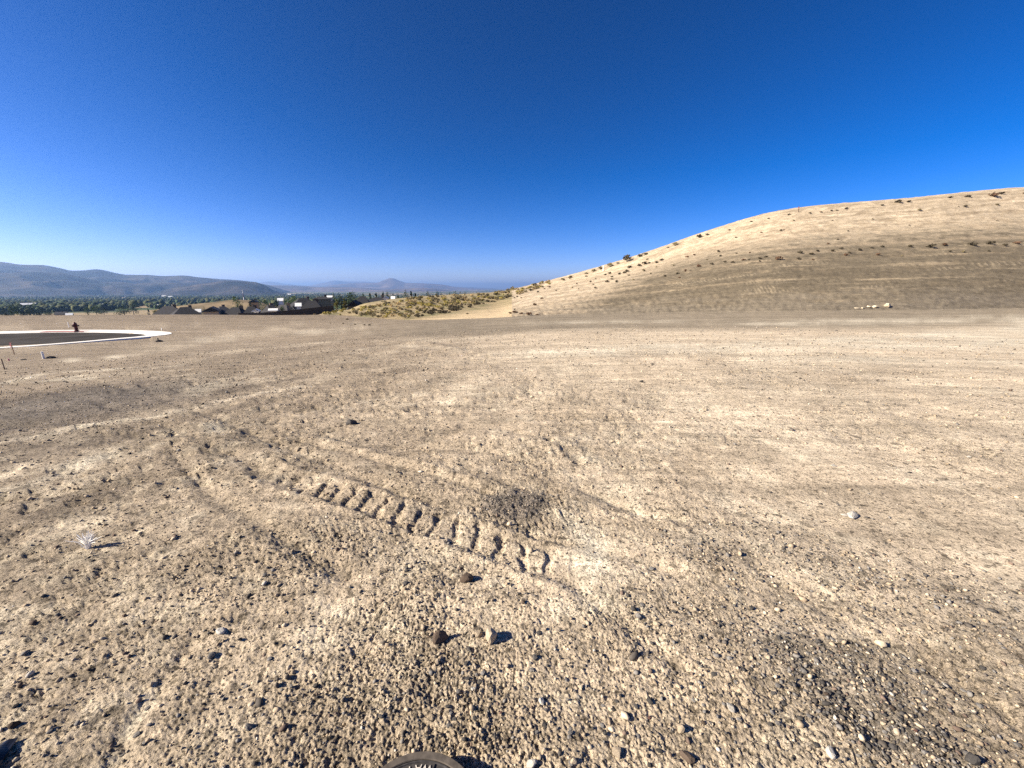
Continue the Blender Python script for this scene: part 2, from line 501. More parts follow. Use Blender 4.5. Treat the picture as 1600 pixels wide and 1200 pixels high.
# print of a lugged tyre running up to the camera, and the wheel ruts beside it
def pts_of(pl): return [tuple(lot_pt(*p)[:2]) for p in pl]
trk = pts_of([(385, 722), (445, 748), (520, 768), (620, 800), (720, 835), (820, 868), (872, 884), (930, 902)])
_n = (R < 6) & (np.abs(X) < 4) & (Y > 0)
d = np.full(X.shape, 9.0, np.float32); s = np.zeros(X.shape, np.float32); sd = np.zeros(X.shape, np.float32)
d[_n], s[_n], sd[_n] = seg_dist(X[_n], Y[_n], trk)
L_trk = sum(math.dist(a, b) for a, b in zip(trk[:-1], trk[1:]))
inside = sstep(0.16, 0.08, d + 0.035 * vnoise(X * 11, Y * 11, 115)) * sstep(0.0, 1.1, s) * sstep(0.0, 0.5, L_trk - s)
ph = (s + 0.45 * sd * d + 0.03 * vnoise(X * 9, Y * 9, 111) + 0.012 * vnoise(X * 30, Y * 30, 112)) / 0.172
wave = sstep(0.14, 0.32, ph % 1.0) * sstep(1.0, 0.88, ph % 1.0) * (0.72 + 0.55 * vnoise(X * 7, Y * 7, 113))
d = d + 0.03 * vnoise(X * 8, Y * 8, 114)
h = h * (1 - 0.15 * inside) + inside * (-0.018 + 0.027 * wave)
h += 0.014 * np.exp(-((d - 0.165) / 0.035) ** 2) * sstep(0, .2, s) * sstep(0, .2, L_trk - s) * (0.6 + rough)
for pl, w, dep in [([(470, 688), (560, 712), (690, 745), (780, 775)], 0.05, -0.028), ([(480, 682), (580, 708), (700, 738), (800, 768)], 0.06, 0.022),
                   ([(860, 690), (900, 712), (905, 722)], 0.06, -0.03), ([(300, 1000), (240, 1080), (200, 1130), (180, 1190)], 0.04, -0.022),
                   ([(610, 700), (680, 686), (730, 668), (820, 655), (960, 650)], 0.07, -0.03), ([(600, 706), (650, 700), (760, 706), (840, 725)], 0.06, -0.022),
                   ([(905, 760), (950, 775), (1000, 800), (1060, 812)], 0.05, -0.028), ([(890, 735), (960, 730), (1030, 722)], 0.05, -0.02),
                   ([(0, 780), (40, 775), (140, 762), (300, 735)], 0.09, -0.05), ([(0, 795), (110, 782), (230, 762), (360, 720)], 0.08, 0.035),
                   ([(700, 800), (560, 745), (440, 695), (340, 655), (230, 618), (120, 588)], 0.08, -0.03), ([(640, 830), (480, 765), (360, 710), (250, 662), (130, 625), (0, 595)], 0.08, -0.03), ([(540, 900), (420, 830), (330, 770), (260, 700)], 0.07, -0.035), ([(320, 668), (360, 655), (400, 640)], .12, .05), ([(300, 690), (350, 690), (390, 670)], .12, .05), ([(0, 668), (120, 660), (280, 645)], 0.2, -0.06), ([(0, 690), (150, 668), (290, 650)], 0.2, 0.05),
                   ([(880, 905), (1000, 990), (1060, 1040)], 0.05, -0.02), ([(1250, 1010), (1330, 1090), (1420, 1200)], 0.06, -0.02),
                   ([(1180, 880), (1300, 960), (1500, 1060), (1600, 1130)], 0.05, -0.016), ([(940, 860), (1080, 900), (1300, 930), (1600, 975)], 0.07, -0.02),
                   ([(560, 548), (600, 540), (660, 536), (720, 548)], 0.25, 0.09), ([(540, 562), (620, 548), (700, 550)], 0.25, 0.08), ([(460, 530), (560, 528), (650, 538)], 0.3, 0.08)]:
    h += dep * line_mask(pts_of(pl), w) * (0.75 + 0.5 * n_b)
for e, a in [((803, 789, 60, 24), 0.02), ((150, 626, 110, 22), 0.06), ((860, 700, 60, 14), 0.05), ((960, 775, 40, 20), -0.03), ((770, 690, 90, 10), 0.03)]:
    h += a * ell(*e)
# cleat marks of the grading machine and faint benches on the slope
on_hill = (~LOT) & (np.arange(NRW)[:, None] < EDGE + 205) & (PX > 800)
frac = np.clip((np.arange(NRW)[:, None] - EDGE) / 200.0, 0, 1) * np.ones((1, NA))
frac = frac.astype(np.float32)
arc = (az[None, :] * 90.0 * np.ones((NRW, 1))).astype(np.float32)
bench = fbm(arc * 0.03 + 3 * n_a, frac * 26, 61, 3)
cle_m = sstep(0.12, 0.42, fbm(arc * 0.07, frac * 34, 67, 3)) * (0.5 + 0.8 * vnoise(arc * 0.4, frac * 60, 68)) * sstep(0.02, 0.08, frac) * sstep(0.75, 0.5, frac)
cle = np.sin(2 * math.pi * (arc / 0.62 + frac * 40 + 0.25 * vnoise(arc * .8, frac * 50, 69))) * cle_m
h = np.where(on_hill, h * 0.6 + 0.10 * bench + 0.03 * cle + 0.12 * fbm(arc * 0.9, frac * 60, 71, 3), h)

# the turning circle is levelled into the lot
road_px = [(-260, 566), (-120, 554), (0, 543.5), (60, 539.5), (120, 534.8), (175, 530), (210, 527), (226, 525), (230, 523.8), (222, 522.2), (200, 520.8), (165, 519.8), (120, 519.4), (60, 520), (0, 521.5), (-120, 524), (-260, 527)]
ZR = -2.2
road_xy = [ray_ground(px, py, ZR) for px, py in road_px]
def smooth_line(pts, n=6):
    out = []
    for i in range(len(pts) - 1):
        p0, p1, p2, p3 = pts[max(i - 1, 0)], pts[i], pts[i + 1], pts[min(i + 2, len(pts) - 1)]
        for k in range(n):
            t = k / n
            out.append(tuple(0.5 * (2 * b + (c - a) * t + (2 * a - 5 * b + 4 * c - d) * t * t + (3 * b - a - 3 * c + d) * t ** 3) for a, b, c, d in zip(p0, p1, p2, p3)))
    return out + [pts[-1]]
def offset_line(line, d):
    out = []
    for i, p in enumerate(line):
        a, b = line[max(i - 1, 0)], line[min(i + 1, len(line) - 1)]
        tx, ty = b[0] - a[0], b[1] - a[1]; l = math.hypot(tx, ty) + 1e-9
        out.append((p[0] + ty / l * d, p[1] - tx / l * d))
    return out
edge = smooth_line(road_xy, 6)
KW = [float(sstep(0.28, 0.47, np.array(i / len(edge)))) for i in range(len(edge))]
outer = [(a[0] * (1 - w) + b[0] * w, a[1] * (1 - w) + b[1] * w) for a, b, w in zip(offset_line(edge, 0.55), offset_line(edge, 0.9), KW)]
def in_poly(x, y, poly):
    ins = np.zeros(x.shape, bool); n = len(poly)
    for i in range(n):
        x0, y0 = poly[i]; x1, y1 = poly[(i + 1) % n]
        c = ((y0 > y) != (y1 > y))
        with np.errstate(divide='ignore', invalid='ignore'):
            xi = (x1 - x0) * (y - y0) / (y1 - y0 + 1e-12) + x0
        ins ^= c & (x < xi)
    return ins
rd = np.full(X.shape, 99.0, np.float32)
_s = (X < -20) & (X > -90) & (Y > 5) & (Y < 75)
rd[_s] = seg_dist(X[_s], Y[_s], road_xy + road_xy[:1])[0]
inr = in_poly(X, Y, road_xy)
rd = np.where(inr, 0, rd)
wr = sstep(4.5, 2.0, rd)
Z = Z + h
Z = Z * (1 - wr) + (ZR + 0.045 + 0.1 * np.minimum(h, 0.1)) * wr
in_ring = np.zeros(X.shape, bool); in_ring[_s] = in_poly(X[_s], Y[_s], outer)
Z = np.where(in_ring, ZR - 0.06, Z)

# ---- albedo of the soil with the shade of its rough left side painted in
def mixc(c, col, m): return c + (np.array(col, np.float32) - c) * m[..., None]
tint = np.empty(X.shape + (3,), np.float32)
tint[:] = (0.50, 0.405, 0.29)
tint = mixc(tint, (0.585, 0.48, 0.345), sstep(-1.0, 5.0, X + 0.35 * Y - 1.5))
big = fbm(X * 0.12, Y * 0.12, 81, 4); mid = fbm(X * 0.55, Y * 0.55, 83, 4) * fz(1.0) + 0.7 * fbm(X * 0.16, Y * 0.16, 84, 3) * (1 - fz(1.0)); sm = fbm(X * 2.6, Y * 2.6, 87, 4) * fz(0.25) + 0.6 * fbm(X * .3, Y * .3, 88, 3) * (1 - fz(0.25))
left_shade = sstep(1.5, -9.0, X - 0.1 * Y)
tint = mixc(tint, (0.25, 0.20, 0.145), 0.85 * left_shade)  # shaded sides of the clods, painted as a darker tone on the left
lstk = fbm(X * 0.9 - 0.5 * Y, X * 0.12 + Y * 0.22, 187, 4) * fz(0.8)
tint = mixc(tint, (0.68, 0.575, 0.42), 0.8 * sstep(-0.05, 0.45, 0.45 * mid + 0.8 * sm + 0.6 * fbm(X * 7, Y * 7, 86, 3) * fz(.12)))
tint = mixc(tint, (0.36, 0.28, 0.19), 0.35 * sstep(0.0, 0.6, -mid + 0.5 * big))
tint = mixc(tint, (0.27, 0.215, 0.155), 0.55 * rough.clip(0, 1) * sstep(-0.05, 0.45, sm))
tint = mixc(tint, (0.17, 0.135, 0.10), 0.7 * sstep(2, -6, X) * sstep(0.0, 0.35, lstk))
tint = mixc(tint, (0.60, 0.51, 0.38), 0.8 * sstep(4, -6, X) * sstep(0.22, 0.42, -lstk + 0.3 * sm))
# gravelly, greyer ground out towards the foot of the slope
band = sstep(0.46, 0.62, R / R3[:, 0][None, :]) * LOT * sstep(480, 700, PX)
tint = mixc(tint, (0.232, 0.192, 0.138), band * (0.85 + 0.25 * mid).clip(0, 1))
lb = sstep(0.75, 0.85, R / R3[:, 0][None, :]) * LOT * sstep(700, 500, PX)
tint = mixc(tint, (0.235, 0.185, 0.13), 0.85 * lb)
gpatch = sstep(0.25, 0.6, ell(803, 789, 62, 24) + 0.12 * sm)
gl = np.clip(ell(150, 626, 120, 22) + 0.6 * ell(40, 640, 90, 14), 0, 1)
gr = np.clip(ell(1370, 1090, 110, 70) + ell(1420, 1170, 120, 40) + 0.7 * ell(1270, 1010, 70, 40) + 0.5 * ell(1090, 860, 90, 25) + 0.55 * ell(1300, 880, 160, 30) + 0.5 * ell(1130, 985, 120, 40) + 0.5 * ell(1560, 950, 120, 50), 0, 1)
tint = mixc(tint, (0.17, 0.145, 0.125), gpatch * 0.75)
tint = mixc(tint, (0.16, 0.14, 0.12), gl * 0.75)
tint = mixc(tint, (0.22, 0.19, 0.155), gr * 0.65)
pale = np.zeros(X.shape, np.float32)
strk = fbm(X * 0.5 - 0.35 * Y, X * 0.35 + Y * 0.35, 90, 4)
fine = fbm(X * 14, Y * 14, 89, 3) * fz(.06)
for pl, w, a in [([(0, 690), (150, 670), (280, 648)], 0.16, .9), ([(0, 600), (80, 582), (190, 577)], 0.3, .8), ([(60, 596), (140, 592)], 0.25, .7), ([(165, 560), (215, 553)], 0.3, .8), ([(20, 565), (60, 564), (130, 563)], .25, .8),
                 ([(260, 535), (330, 532), (470, 520)], 0.7, .7), ([(380, 520), (470, 517), (520, 520)], 0.8, .6), ([(560, 548), (620, 540), (720, 548)], 0.3, .5), ([(300, 620), (330, 600), (420, 580)], .25, .4),
                 ([(100, 590), (170, 584), (280, 572)], 0.2, .6), ([(120, 725), (150, 716), (165, 712)], 0.12, .9), ([(330, 668), (345, 676)], .12, .7),
                 ([(1600, 496), (1500, 499), (1400, 502), (1200, 506)], 2.0, .8), ([(1590, 500), (1600, 508), (1560, 517), (1450, 526), (1300, 532), (1000, 545)], 1.3, .95),
                 ([(1600, 532), (1500, 540), (1350, 541), (1000, 548), (850, 552)], 1.0, .9), ([(1600, 520), (1450, 530), (1200, 536)], .8, .7), ([(830, 505), (1000, 503), (1300, 508)], 1.4, .5), ([(1600, 566), (1400, 562), (1100, 560)], .7, .7),
                 ([(880, 800), (930, 850), (930, 930)], 0.10, .85), ([(905, 712), (930, 718)], .06, .9), ([(900, 800), (905, 780)], .08, .9), ([(500, 1010), (640, 960)], .04, .4), ([(170, 1190), (215, 1110), (240, 1080)], .03, .8)]:
    pale = np.maximum(pale, a * line_mask(pts_of(pl), w) * np.clip(0.7 + 1.5 * sm + 0.9 * mid + 0.9 * fine + 0.9 * strk, 0, 1))
tint = mixc(tint, (0.66, 0.58, 0.44), pale * np.where(LOT, 1, 0))
# the graded slope: straw-pale above, fresh grey-brown fill below
lowline = 0.42 + 0.10 * fbm(arc * 0.04, frac * 2, 91, 2) - 0.42 * sstep(1080, 830, PX)
strip = fbm(arc * 0.035 + 2 * n_a, frac * 30, 93, 4)
hc = np.empty_like(tint); hc[:] = (0.485, 0.39, 0.27)
hc = mixc(hc, (0.31, 0.24, 0.16), sstep(-0.1, 0.4, strip) * 0.75)
hc = mixc(hc, (0.62, 0.51, 0.365), sstep(0.1, 0.45, -strip) * 0.75)
hc = mixc(hc, (0.27, 0.205, 0.13), sstep(0.1, 0.4, fbm(arc * 0.5, frac * 70, 94, 3)) * 0.5)
lowm = sstep(0.16, -0.14, frac - lowline + 0.25 * strip)
fill = np.empty_like(tint); fill[:] = (0.175, 0.142, 0.096)
fill = mixc(fill, (0.27, 0.21, 0.135), sstep(0.15, -0.15, frac - lowline + 0.16) * 0.0 + sstep(0.1, 0.4, strip) * 0.6)
fill = mixc(fill, (0.45, 0.36, 0.24), sstep(0.05, 0.5, cle) * 0.5)
fill = mixc(fill, (0.42, 0.33, 0.215), sstep(0.18, 0.45, fbm(arc * 0.05, frac * 50, 95, 4)) * 0.75)
fill = mixc(fill, (0.15, 0.12, 0.08), sstep(0.05, 0.4, fbm(arc * 0.04, frac * 24, 96, 3)) * 0.6)
apr = sstep(0.13, 0.0, frac + 0.10 * fbm(arc * 0.08, frac * 30, 98, 4))
fill = mixc(fill, (0.232, 0.192, 0.138), apr)
hc = hc * (1 - lowm[..., None]) + fill * lowm[..., None]
tint = np.where(on_hill[..., None], hc, tint)
# sage bank and the valley floor
sage = (~LOT) & (PX > 500) & (PX <= 800) & (R < 140)
sc_ = np.empty_like(tint); sc_[:] = (0.36, 0.28, 0.16)
sc_ = mixc(sc_, (0.23, 0.20, 0.105), sstep(-0.1, 0.3, fbm(X * 0.25, Y * 0.25, 97, 3)))
sc_ = mixc(sc_, (0.60, 0.46, 0.28), sstep(0, 14, PY - (497 - (PX - 640) * 0.165)) * sstep(600, 660, PX))
tint = np.where(sage[..., None], sc_, tint)
far = (~LOT) & ~on_hill & ~sage
fld = fbm(X * 0.003, Y * 0.006, 99, 3)
fc = np.empty_like(tint); fc[:] = (0.10, 0.11, 0.06)
fc = mixc(fc, (0.34, 0.26, 0.15), sstep(0.05, 0.15, fld))
fc = mixc(fc, (0.08, 0.12, 0.045), sstep(0.1, 0.2, -fld))
fc = mixc(fc, (0.30, 0.24, 0.15), sstep(500, 120, R))
tint = np.where(far[..., None], fc, tint)
tint *= np.array((0.97, 0.975, 0.975), np.float32)
tint *= (1 + 0.10 * fbm(X * 9, Y * 9, 101, 2) * fz(.1))[..., None]

vid = np.arange(NRW * NA).reshape(NRW, NA)
quads = np.stack([vid[:-1, :-1], vid[:-1, 1:], vid[1:, 1:], vid[1:, :-1]], -1)[:, :, ::-1].reshape(-1, 4)
gme = np_mesh('ground', np.stack([X, Y, Z], -1).reshape(-1, 3), quads, smooth=True)
point_color(gme, 'tint', tint.reshape(-1, 3))
_ra = gme.attributes.new('rough', 'FLOAT', 'POINT')
_ra.data.foreach_set('value', np.where(LOT, 0.32 + 0.68 * rough.clip(0, 1), 0.55).astype(np.float32).ravel())
M_soil = mat_attr('dry_soil', layers=((55.0, 0.25), (16.0, 0.20), (5.0, 0.16), (1.7, 0.14), (0.45, 0.10), (240.0, 0.18)), streak=((9.0, 0.20), (2.6, 0.22), (0.7, 0.16)), bumps=((5.0, 0.05, 0.8), (18.0, 0.028, 0.9), (70.0, 0.012, 1.0), (230.0, 0.005, 1.0)), specks=((95.0, 0.565, 0.68), (30.0, 0.59, 0.6), (9.0, 0.62, 0.45)), rough_attr='rough')
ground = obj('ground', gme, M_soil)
tag(ground, kind='structure')

# ---- looking things up on the finished terrain
PX, PY, PZ = project(X, Y, Z)
_sub = (slice(0, EDGE + 204, 1), slice(55, NA - 55, 2))
qx, qy, qz = PX[_sub].ravel(), PY[_sub].ravel(), PZ[_sub].ravel()
qw = np.stack([X[_sub].ravel(), Y[_sub].ravel(), Z[_sub].ravel()], -1)
ok = (qz > 0.3) & (qx > -400) & (qx < 2000) & (qy > 250)
qx, qy, qz, qw = qx[ok], qy[ok], qz[ok], qw[ok]
_bins = {}
for ox in (-1, 0, 1):
    for oy in (-1, 0, 1):
        kx = np.floor((qx + ox * 5) / 16).astype(int); ky = np.floor((qy + oy * 5) / 16).astype(int)
        code = (kx + 100) * 1000 + (ky + 100); order = np.argsort(code, kind='stable'); cs = code[order]
        cut = np.nonzero(np.diff(cs))[0] + 1
        for seg, c_ in zip(np.split(order, cut), cs[np.concatenate([[0], cut])]):
            key = (int(c_ // 1000) - 100, int(c_ % 1000) - 100)
            _bins.setdefault(key, []).append(seg)
_bins = {k: np.unique(np.concatenate(v)) for k, v in _bins.items()}
def hit(px, py, tol=3.0):
    cand = _bins.get((int(px // 16), int(py // 16)))
    if cand is None: cand = np.arange(len(qx))
    d2 = np.full(1, 1e9)
    d2 = (qx[cand] - px) ** 2 + (qy[cand] - py) ** 2
    m = np.nonzero(d2 < tol * tol)[0]
    if len(m) == 0: m = np.array([np.argmin(d2)])
    dd_ = d2[m]; m = cand[m]
    zmin = qz[m].min(); k = qz[m] < zmin * 1.12
    m, dd_ = m[k], dd_[k]
    return Vector(qw[m[np.argmin(dd_)]])
def zter(x, y):
    a = math.atan2(x, y); r = math.hypot(x, y)
    j = int(np.clip(np.searchsorted(az, a), 0, NA - 1))
    return float(np.interp(r, R[:, j], Z[:, j]))
def lot_lookup(x, y):
    a = np.arctan2(x, y); r = np.hypot(x, y)
    j = np.clip(np.searchsorted(az, a), 0, NA - 1)
    t = (1 / RN - 1 / r) / (1 / RN - 1 / R3[j, 0])
    i = np.clip(np.round(t * (NL - 1)).astype(int) + 1, 1, EDGE)
    return i, j

# ------------------------------------------------------------------ far hills
M_hills = mat_attr('dry_hills', layers=((0.004, 0.25), (0.02, 0.25)))
def ridge(name, Rr, line, df, db, zb, cols, amp, wl, seed, na=260, nr=70):
    pxs = [p[0] for p in line]
    az0, az1 = heading(pxs[0]), heading(pxs[-1])
    a = np.linspace(az0, az1, na)
    zc = np.array([H - D_of(math.cos(heading(px)), py) * Rr for px, py in line])
    zc = pchip(np.array([heading(px) for px in pxs]), zc, a)
    t = np.linspace(0, 1, nr)
    rr = Rr - df + t * (df + db)
    A, RR = np.meshgrid(a, rr)
    x, y = RR * np.sin(A), RR * np.cos(A)
    wob = fbm(A * Rr / wl * 0.5, RR / wl * 0.5, seed + 5, 2)
    tf = np.clip((RR - (Rr - df)) / df, 0, 1); tb = np.clip((RR - Rr) / db, 0, 1)
    p = (0.35 * tf + 0.65 * tf * tf * (3 - 2 * tf)) * (1 - tb * tb * (3 - 2 * tb))
    gul = 1 - np.abs(fbm(x / wl, y / wl, seed, 4)) * 2.4
    z = zb + (zc[None, :] - zb) * p - 2.2 * amp * (1 - gul) * 4 * p * (1 - p) * (0.6 + wob) + amp * 0.16 * fbm(x / wl * 3, y / wl * 3, seed + 9, 3) * p
    idx = np.arange(nr * na).reshape(nr, na)
    q = np.stack([idx[:-1, :-1], idx[:-1, 1:], idx[1:, 1:], idx[1:, :-1]], -1)[:, :, ::-1].reshape(-1, 4)
    me = np_mesh(name, np.stack([x, y, z], -1).reshape(-1, 3), q, smooth=True)
    n = fbm(x / wl * 1.7, y / wl * 1.7, seed + 3, 4)
    c = np.empty(x.shape + (3,), np.float32); c[:] = cols[0]
    c = mixc(c, cols[1], sstep(-0.05, 0.25, n)); c = mixc(c, cols[2], sstep(0.0, 0.3, -n)); c = mixc(c, cols[2], 0.6 * sstep(0.1, 0.4, fbm(x / wl * 5, y / wl * 5, seed + 6, 3)))
    point_color(me, 'tint', c.reshape(-1, 3))
    o = obj(name, me, M_hills); tag(o, kind='structure')
    return o
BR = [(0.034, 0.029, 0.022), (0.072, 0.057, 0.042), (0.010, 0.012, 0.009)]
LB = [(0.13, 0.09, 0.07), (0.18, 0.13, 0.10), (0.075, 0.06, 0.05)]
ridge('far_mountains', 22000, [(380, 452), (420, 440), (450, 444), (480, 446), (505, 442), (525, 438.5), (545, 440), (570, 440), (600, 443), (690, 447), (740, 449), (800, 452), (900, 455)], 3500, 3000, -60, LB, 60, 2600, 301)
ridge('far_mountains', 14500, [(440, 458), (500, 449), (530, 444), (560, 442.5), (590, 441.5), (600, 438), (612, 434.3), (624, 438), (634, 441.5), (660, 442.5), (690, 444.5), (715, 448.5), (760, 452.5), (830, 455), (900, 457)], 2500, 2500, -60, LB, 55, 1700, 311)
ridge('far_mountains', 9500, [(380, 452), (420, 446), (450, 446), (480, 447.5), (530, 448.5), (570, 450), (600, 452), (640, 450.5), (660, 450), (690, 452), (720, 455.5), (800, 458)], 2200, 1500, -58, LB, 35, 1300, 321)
ridge('hills', 6500, [(-600, 412), (-300, 410), (-100, 408), (0, 408.5), (22, 410.5), (45, 414), (75, 414.5), (100, 419), (120, 423), (140, 422.5), (158, 421), (180, 425), (205, 429), (235, 430), (265, 431.5), (290, 430.5), (320, 433.5), (350, 436.5), (380, 438.5), (410, 443), (440, 452), (470, 461)], 2000, 1500, -58, BR, 70, 900, 331, 420, 110)
ridge('hills', 5000, [(-600, 425), (-300, 423), (-100, 424), (0, 426), (60, 425), (95, 426), (125, 431), (150, 437), (165, 440.5), (190, 440), (215, 443), (245, 442), (275, 441.5), (300, 445), (340, 450), (380, 458)], 1300, 900, -57, BR, 45, 650, 341, 380, 90)
ridge('hills', 4300, [(230, 461), (270, 449), (300, 445), (335, 441), (365, 438.5), (385, 440), (400, 440.5), (415, 446), (430, 455), (450, 460.5), (480, 463)], 900, 700, -56, BR, 26, 420, 351, 200, 80)
# tan bank of ploughed ground behind the houses
FLD = [(0.20, 0.15, 0.085), (0.27, 0.20, 0.115), (0.13, 0.105, 0.06)]
ridge('field_bank', 420, [(230, 485), (255, 480.5), (290, 476), (330, 472), (365, 468.5), (390, 469.5), (410, 474), (440, 482)], 90, 80, -19, FLD, 0.6, 40, 361, 120, 40)
ridge('field_bank', 900, [(-150, 490), (-20, 487.5), (75, 485), (110, 482.5), (180, 480), (235, 477.5), (260, 478), (300, 481), (330, 486)], 260, 200, -31, FLD, 1.0, 90, 371, 120, 40)

# ------------------------------------------------------------------ road
M_asph = mat_basic('asphalt', (0.047, 0.042, 0.037), 1.0, 0.05, 0.3, 0.6)
M_conc = mat_basic('pale_concrete', (0.74, 0.71, 0.65), 0.9, 0.1, 0.16, 1.3)
M_redp = mat_basic('red_kerb_paint', (0.30, 0.13, 0.12), 0.8, 0.2, 0.15, 4.0)
vs = [(x, y, ZR) for x, y in edge]
ctr = (sum(p[0] for p in edge) / len(edge), sum(p[1] for p in edge) / len(edge))
me = bpy.data.meshes.new('road')
import bmesh
bm = bmesh.new(); bv = [bm.verts.new(v) for v in vs]; bf = bm.faces.new(bv)
bmesh.ops.triangulate(bm, faces=[bf]); bmesh.ops.recalc_face_normals(bm, faces=bm.faces)
if sum(f.normal.z for f in bm.faces) < 0: bmesh.ops.reverse_faces(bm, faces=bm.faces)
bm.to_mesh(me); bm.free()
road = tag(obj('road', me, M_asph), kind='structure')
def sweep(line, prof, wid=None):
    """prof: list of (offset outwards, height)"""
    def ring(o):
        if wid is None or o <= 0.66: return offset_line(line, o)
        far_ = offset_line(line, o); near_ = offset_line(line, 0.66 + (o - 0.66) * 0.35)
        return [(a[0] * (1 - w) + b[0] * w, a[1] * (1 - w) + b[1] * w) for a, b, w in zip(near_, far_, wid)]
    rings = [ring(o) for o, _ in prof]
    v, f = [], []
    n = len(line)
    for (o, hgt), rg in zip(prof, rings): v += [(x, y, ZR + hgt) for x, y in rg]
    for j in range(len(prof) - 1):
        for i in range(n - 1): f.append((j * n + i, j * n + i + 1, (j + 1) * n + i + 1, (j + 1) * n + i))
    return v, f
# outward is to the right of travel for this outline if the near side runs left to right
sgn = 1.0
v, f = sweep(edge, [(-0.02 * sgn, 0.004), (0.10 * sgn, 0.012), (0.16 * sgn, 0.06), (0.66 * sgn, 0.068), (1.55 * sgn, 0.074), (1.57 * sgn, -0.1)], KW)
kerb = obj('kerb', py_mesh('kerb', v, f), M_conc); tag(kerb, kind='structure')
i0 = min(range(len(edge)), key=lambda i: (edge[i][0] - ray_ground(128, 519.4, ZR)[0]) ** 2 + (edge[i][1] - ray_ground(128, 519.4, ZR)[1]) ** 2)
i1 = min(range(len(edge)), key=lambda i: (edge[i][0] - ray_ground(57, 520, ZR)[0]) ** 2 + (edge[i][1] - ray_ground(57, 520, ZR)[1]) ** 2)
v, f = sweep(edge[min(i0, i1):max(i0, i1) + 1], [(0.105 * sgn, 0.030), (0.155 * sgn, 0.066), (0.70 * sgn, 0.074)])
obj('red_paint', py_mesh('red_paint', v, f), M_redp, kerb)

# ------------------------------------------------------------------ stones
def stone_mesh(name, seed, sub=2, flat=0.7, lump=0.45):
    bm = bmesh.new(); bmesh.ops.create_icosphere(bm, subdivisions=sub, radius=1.0)
    rs = np.random.default_rng(seed)
    planes = rs.normal(size=(9, 3)); planes /= np.linalg.norm(planes, axis=1)[:, None]
    lim = 0.45 + 0.4 * rs.random(9)
    ax = 0.75 + 0.5 * rs.random(3)
    for vv in bm.verts:
        c = np.array(vv.co)
        for p, l in zip(planes, lim):
            dd = c @ p
            if dd > l: c = c - p * (dd - l) * 0.9
        c = c * (1 + lump * (rs.random() - 0.5) * 0.35)
        c = c * ax * np.array([1, 1, flat])
        vv.co = c
    me = bpy.data.meshes.new(name); bm.to_mesh(me); bm.free()
    return me
def mat_stone(name, rgb): return mat_basic(name, rgb, 0.95, 0.08, 0.35, 30.0, 0.006, rand=0.25)
M_st = {k: mat_stone('stone_' + k, c) for k, c in dict(tan=(0.46, 0.37, 0.26), grey=(0.20, 0.185, 0.165), dark=(0.085, 0.078, 0.07), white=(0.50, 0.46, 0.39), cream=(0.50, 0.42, 0.30), rust=(0.105, 0.078, 0.058), red=(0.17, 0.095, 0.075)).items()}
# pebbles too small to pick apart: one mass
ico = bmesh.new(); bmesh.ops.create_icosphere(ico, subdivisions=1, radius=1.0)
iv = np.array([vv.co[:] for vv in ico.verts]); ifc = np.array([[vv.index for vv in ff.verts] for ff in ico.faces]); ico.free()
ifc = ifc[:20] if len(ifc) == 20 else ifc
bm = bmesh.new(); bmesh.ops.create_icosphere(bm, subdivisions=1, radius=1.0); bm.verts.ensure_lookup_table()
iv = np.array([vv.co[:] for vv in bm.verts]); ifc = np.array([[vv.index for vv in ff.verts] for ff in bm.faces]); bm.free()
NP = 230000
rr = 0.85 * np.exp(RNG.random(NP) ** 0.8 * math.log(34)); aa = (RNG.random(NP) * 2 - 1) * math.radians(65)
gx, gy = rr * np.sin(aa), rr * np.cos(aa)
gi, gj = lot_lookup(gx, gy)
rg_, gp_, gl_, gr_, sm_, rw_ = rough[gi, gj], gpatch[gi, gj], gl[gi, gj], gr[gi, gj], smooth_spots[gi, gj], rd[gi, gj]
clus = fbm(gx * 1.3, gy * 1.3, 401, 3)
prob = (0.07 + 0.17 * sstep(-0.1, 0.5, clus) + 0.06 * rg_) * (1 - 0.7 * sm_) + 0.85 * gp_ + 0.5 * gl_ + 0.8 * gr_
keep = (RNG.random(NP) < prob) & (rw_ > 2) & (rr < R3[gj, 0] * 0.8)
gx, gy, gi, gj, rr = gx[keep], gy[keep], gi[keep], gj[keep], rr[keep]
dark_bias = np.clip(gp_ + gl_ + gr_, 0, 1)[keep]
NP = len(gx)
size = (0.0032 + 0.0007 * rr) * np.exp(RNG.normal(size=NP) * 0.42) * (1 + 0.10 * np.clip(gr_[keep], 0, 1))
size *= 1 - 0.45 * np.clip(gl_[keep] + 0.5 * gp_[keep], 0, 1)
size = np.clip(size, 0.002, 0.032)
gz = Z[gi, gj] + size * 0.30
octv = np.array([(1, 0, 0), (-1, 0, 0), (0, 1, 0), (0, -1, 0), (0, 0, 1), (0, 0, -1)], float) * 1.15
octf = np.array([(0, 2, 4), (2, 1, 4), (1, 3, 4), (3, 0, 4), (2, 0, 5), (1, 2, 5), (3, 1, 5), (0, 3, 5)])
pal = np.array([(0.44, 0.36, 0.26), (0.33, 0.26, 0.18), (0.19, 0.175, 0.155), (0.07, 0.064, 0.058), (0.52, 0.47, 0.39), (0.15, 0.11, 0.085), (0.11, 0.095, 0.08)])
w1 = np.array([0.22, 0.25, 0.13, 0.11, 0.015, 0.08, 0.195]); w2 = np.array([0.10, 0.10, 0.28, 0.25, 0.02, 0.04, 0.21])
pick = np.where(RNG.random(NP) < dark_bias * 0.95, RNG.choice(7, NP, p=w2), RNG.choice(7, NP, p=w1))
pc = pal[pick] * (0.75 + 0.5 * RNG.random((NP, 1)))
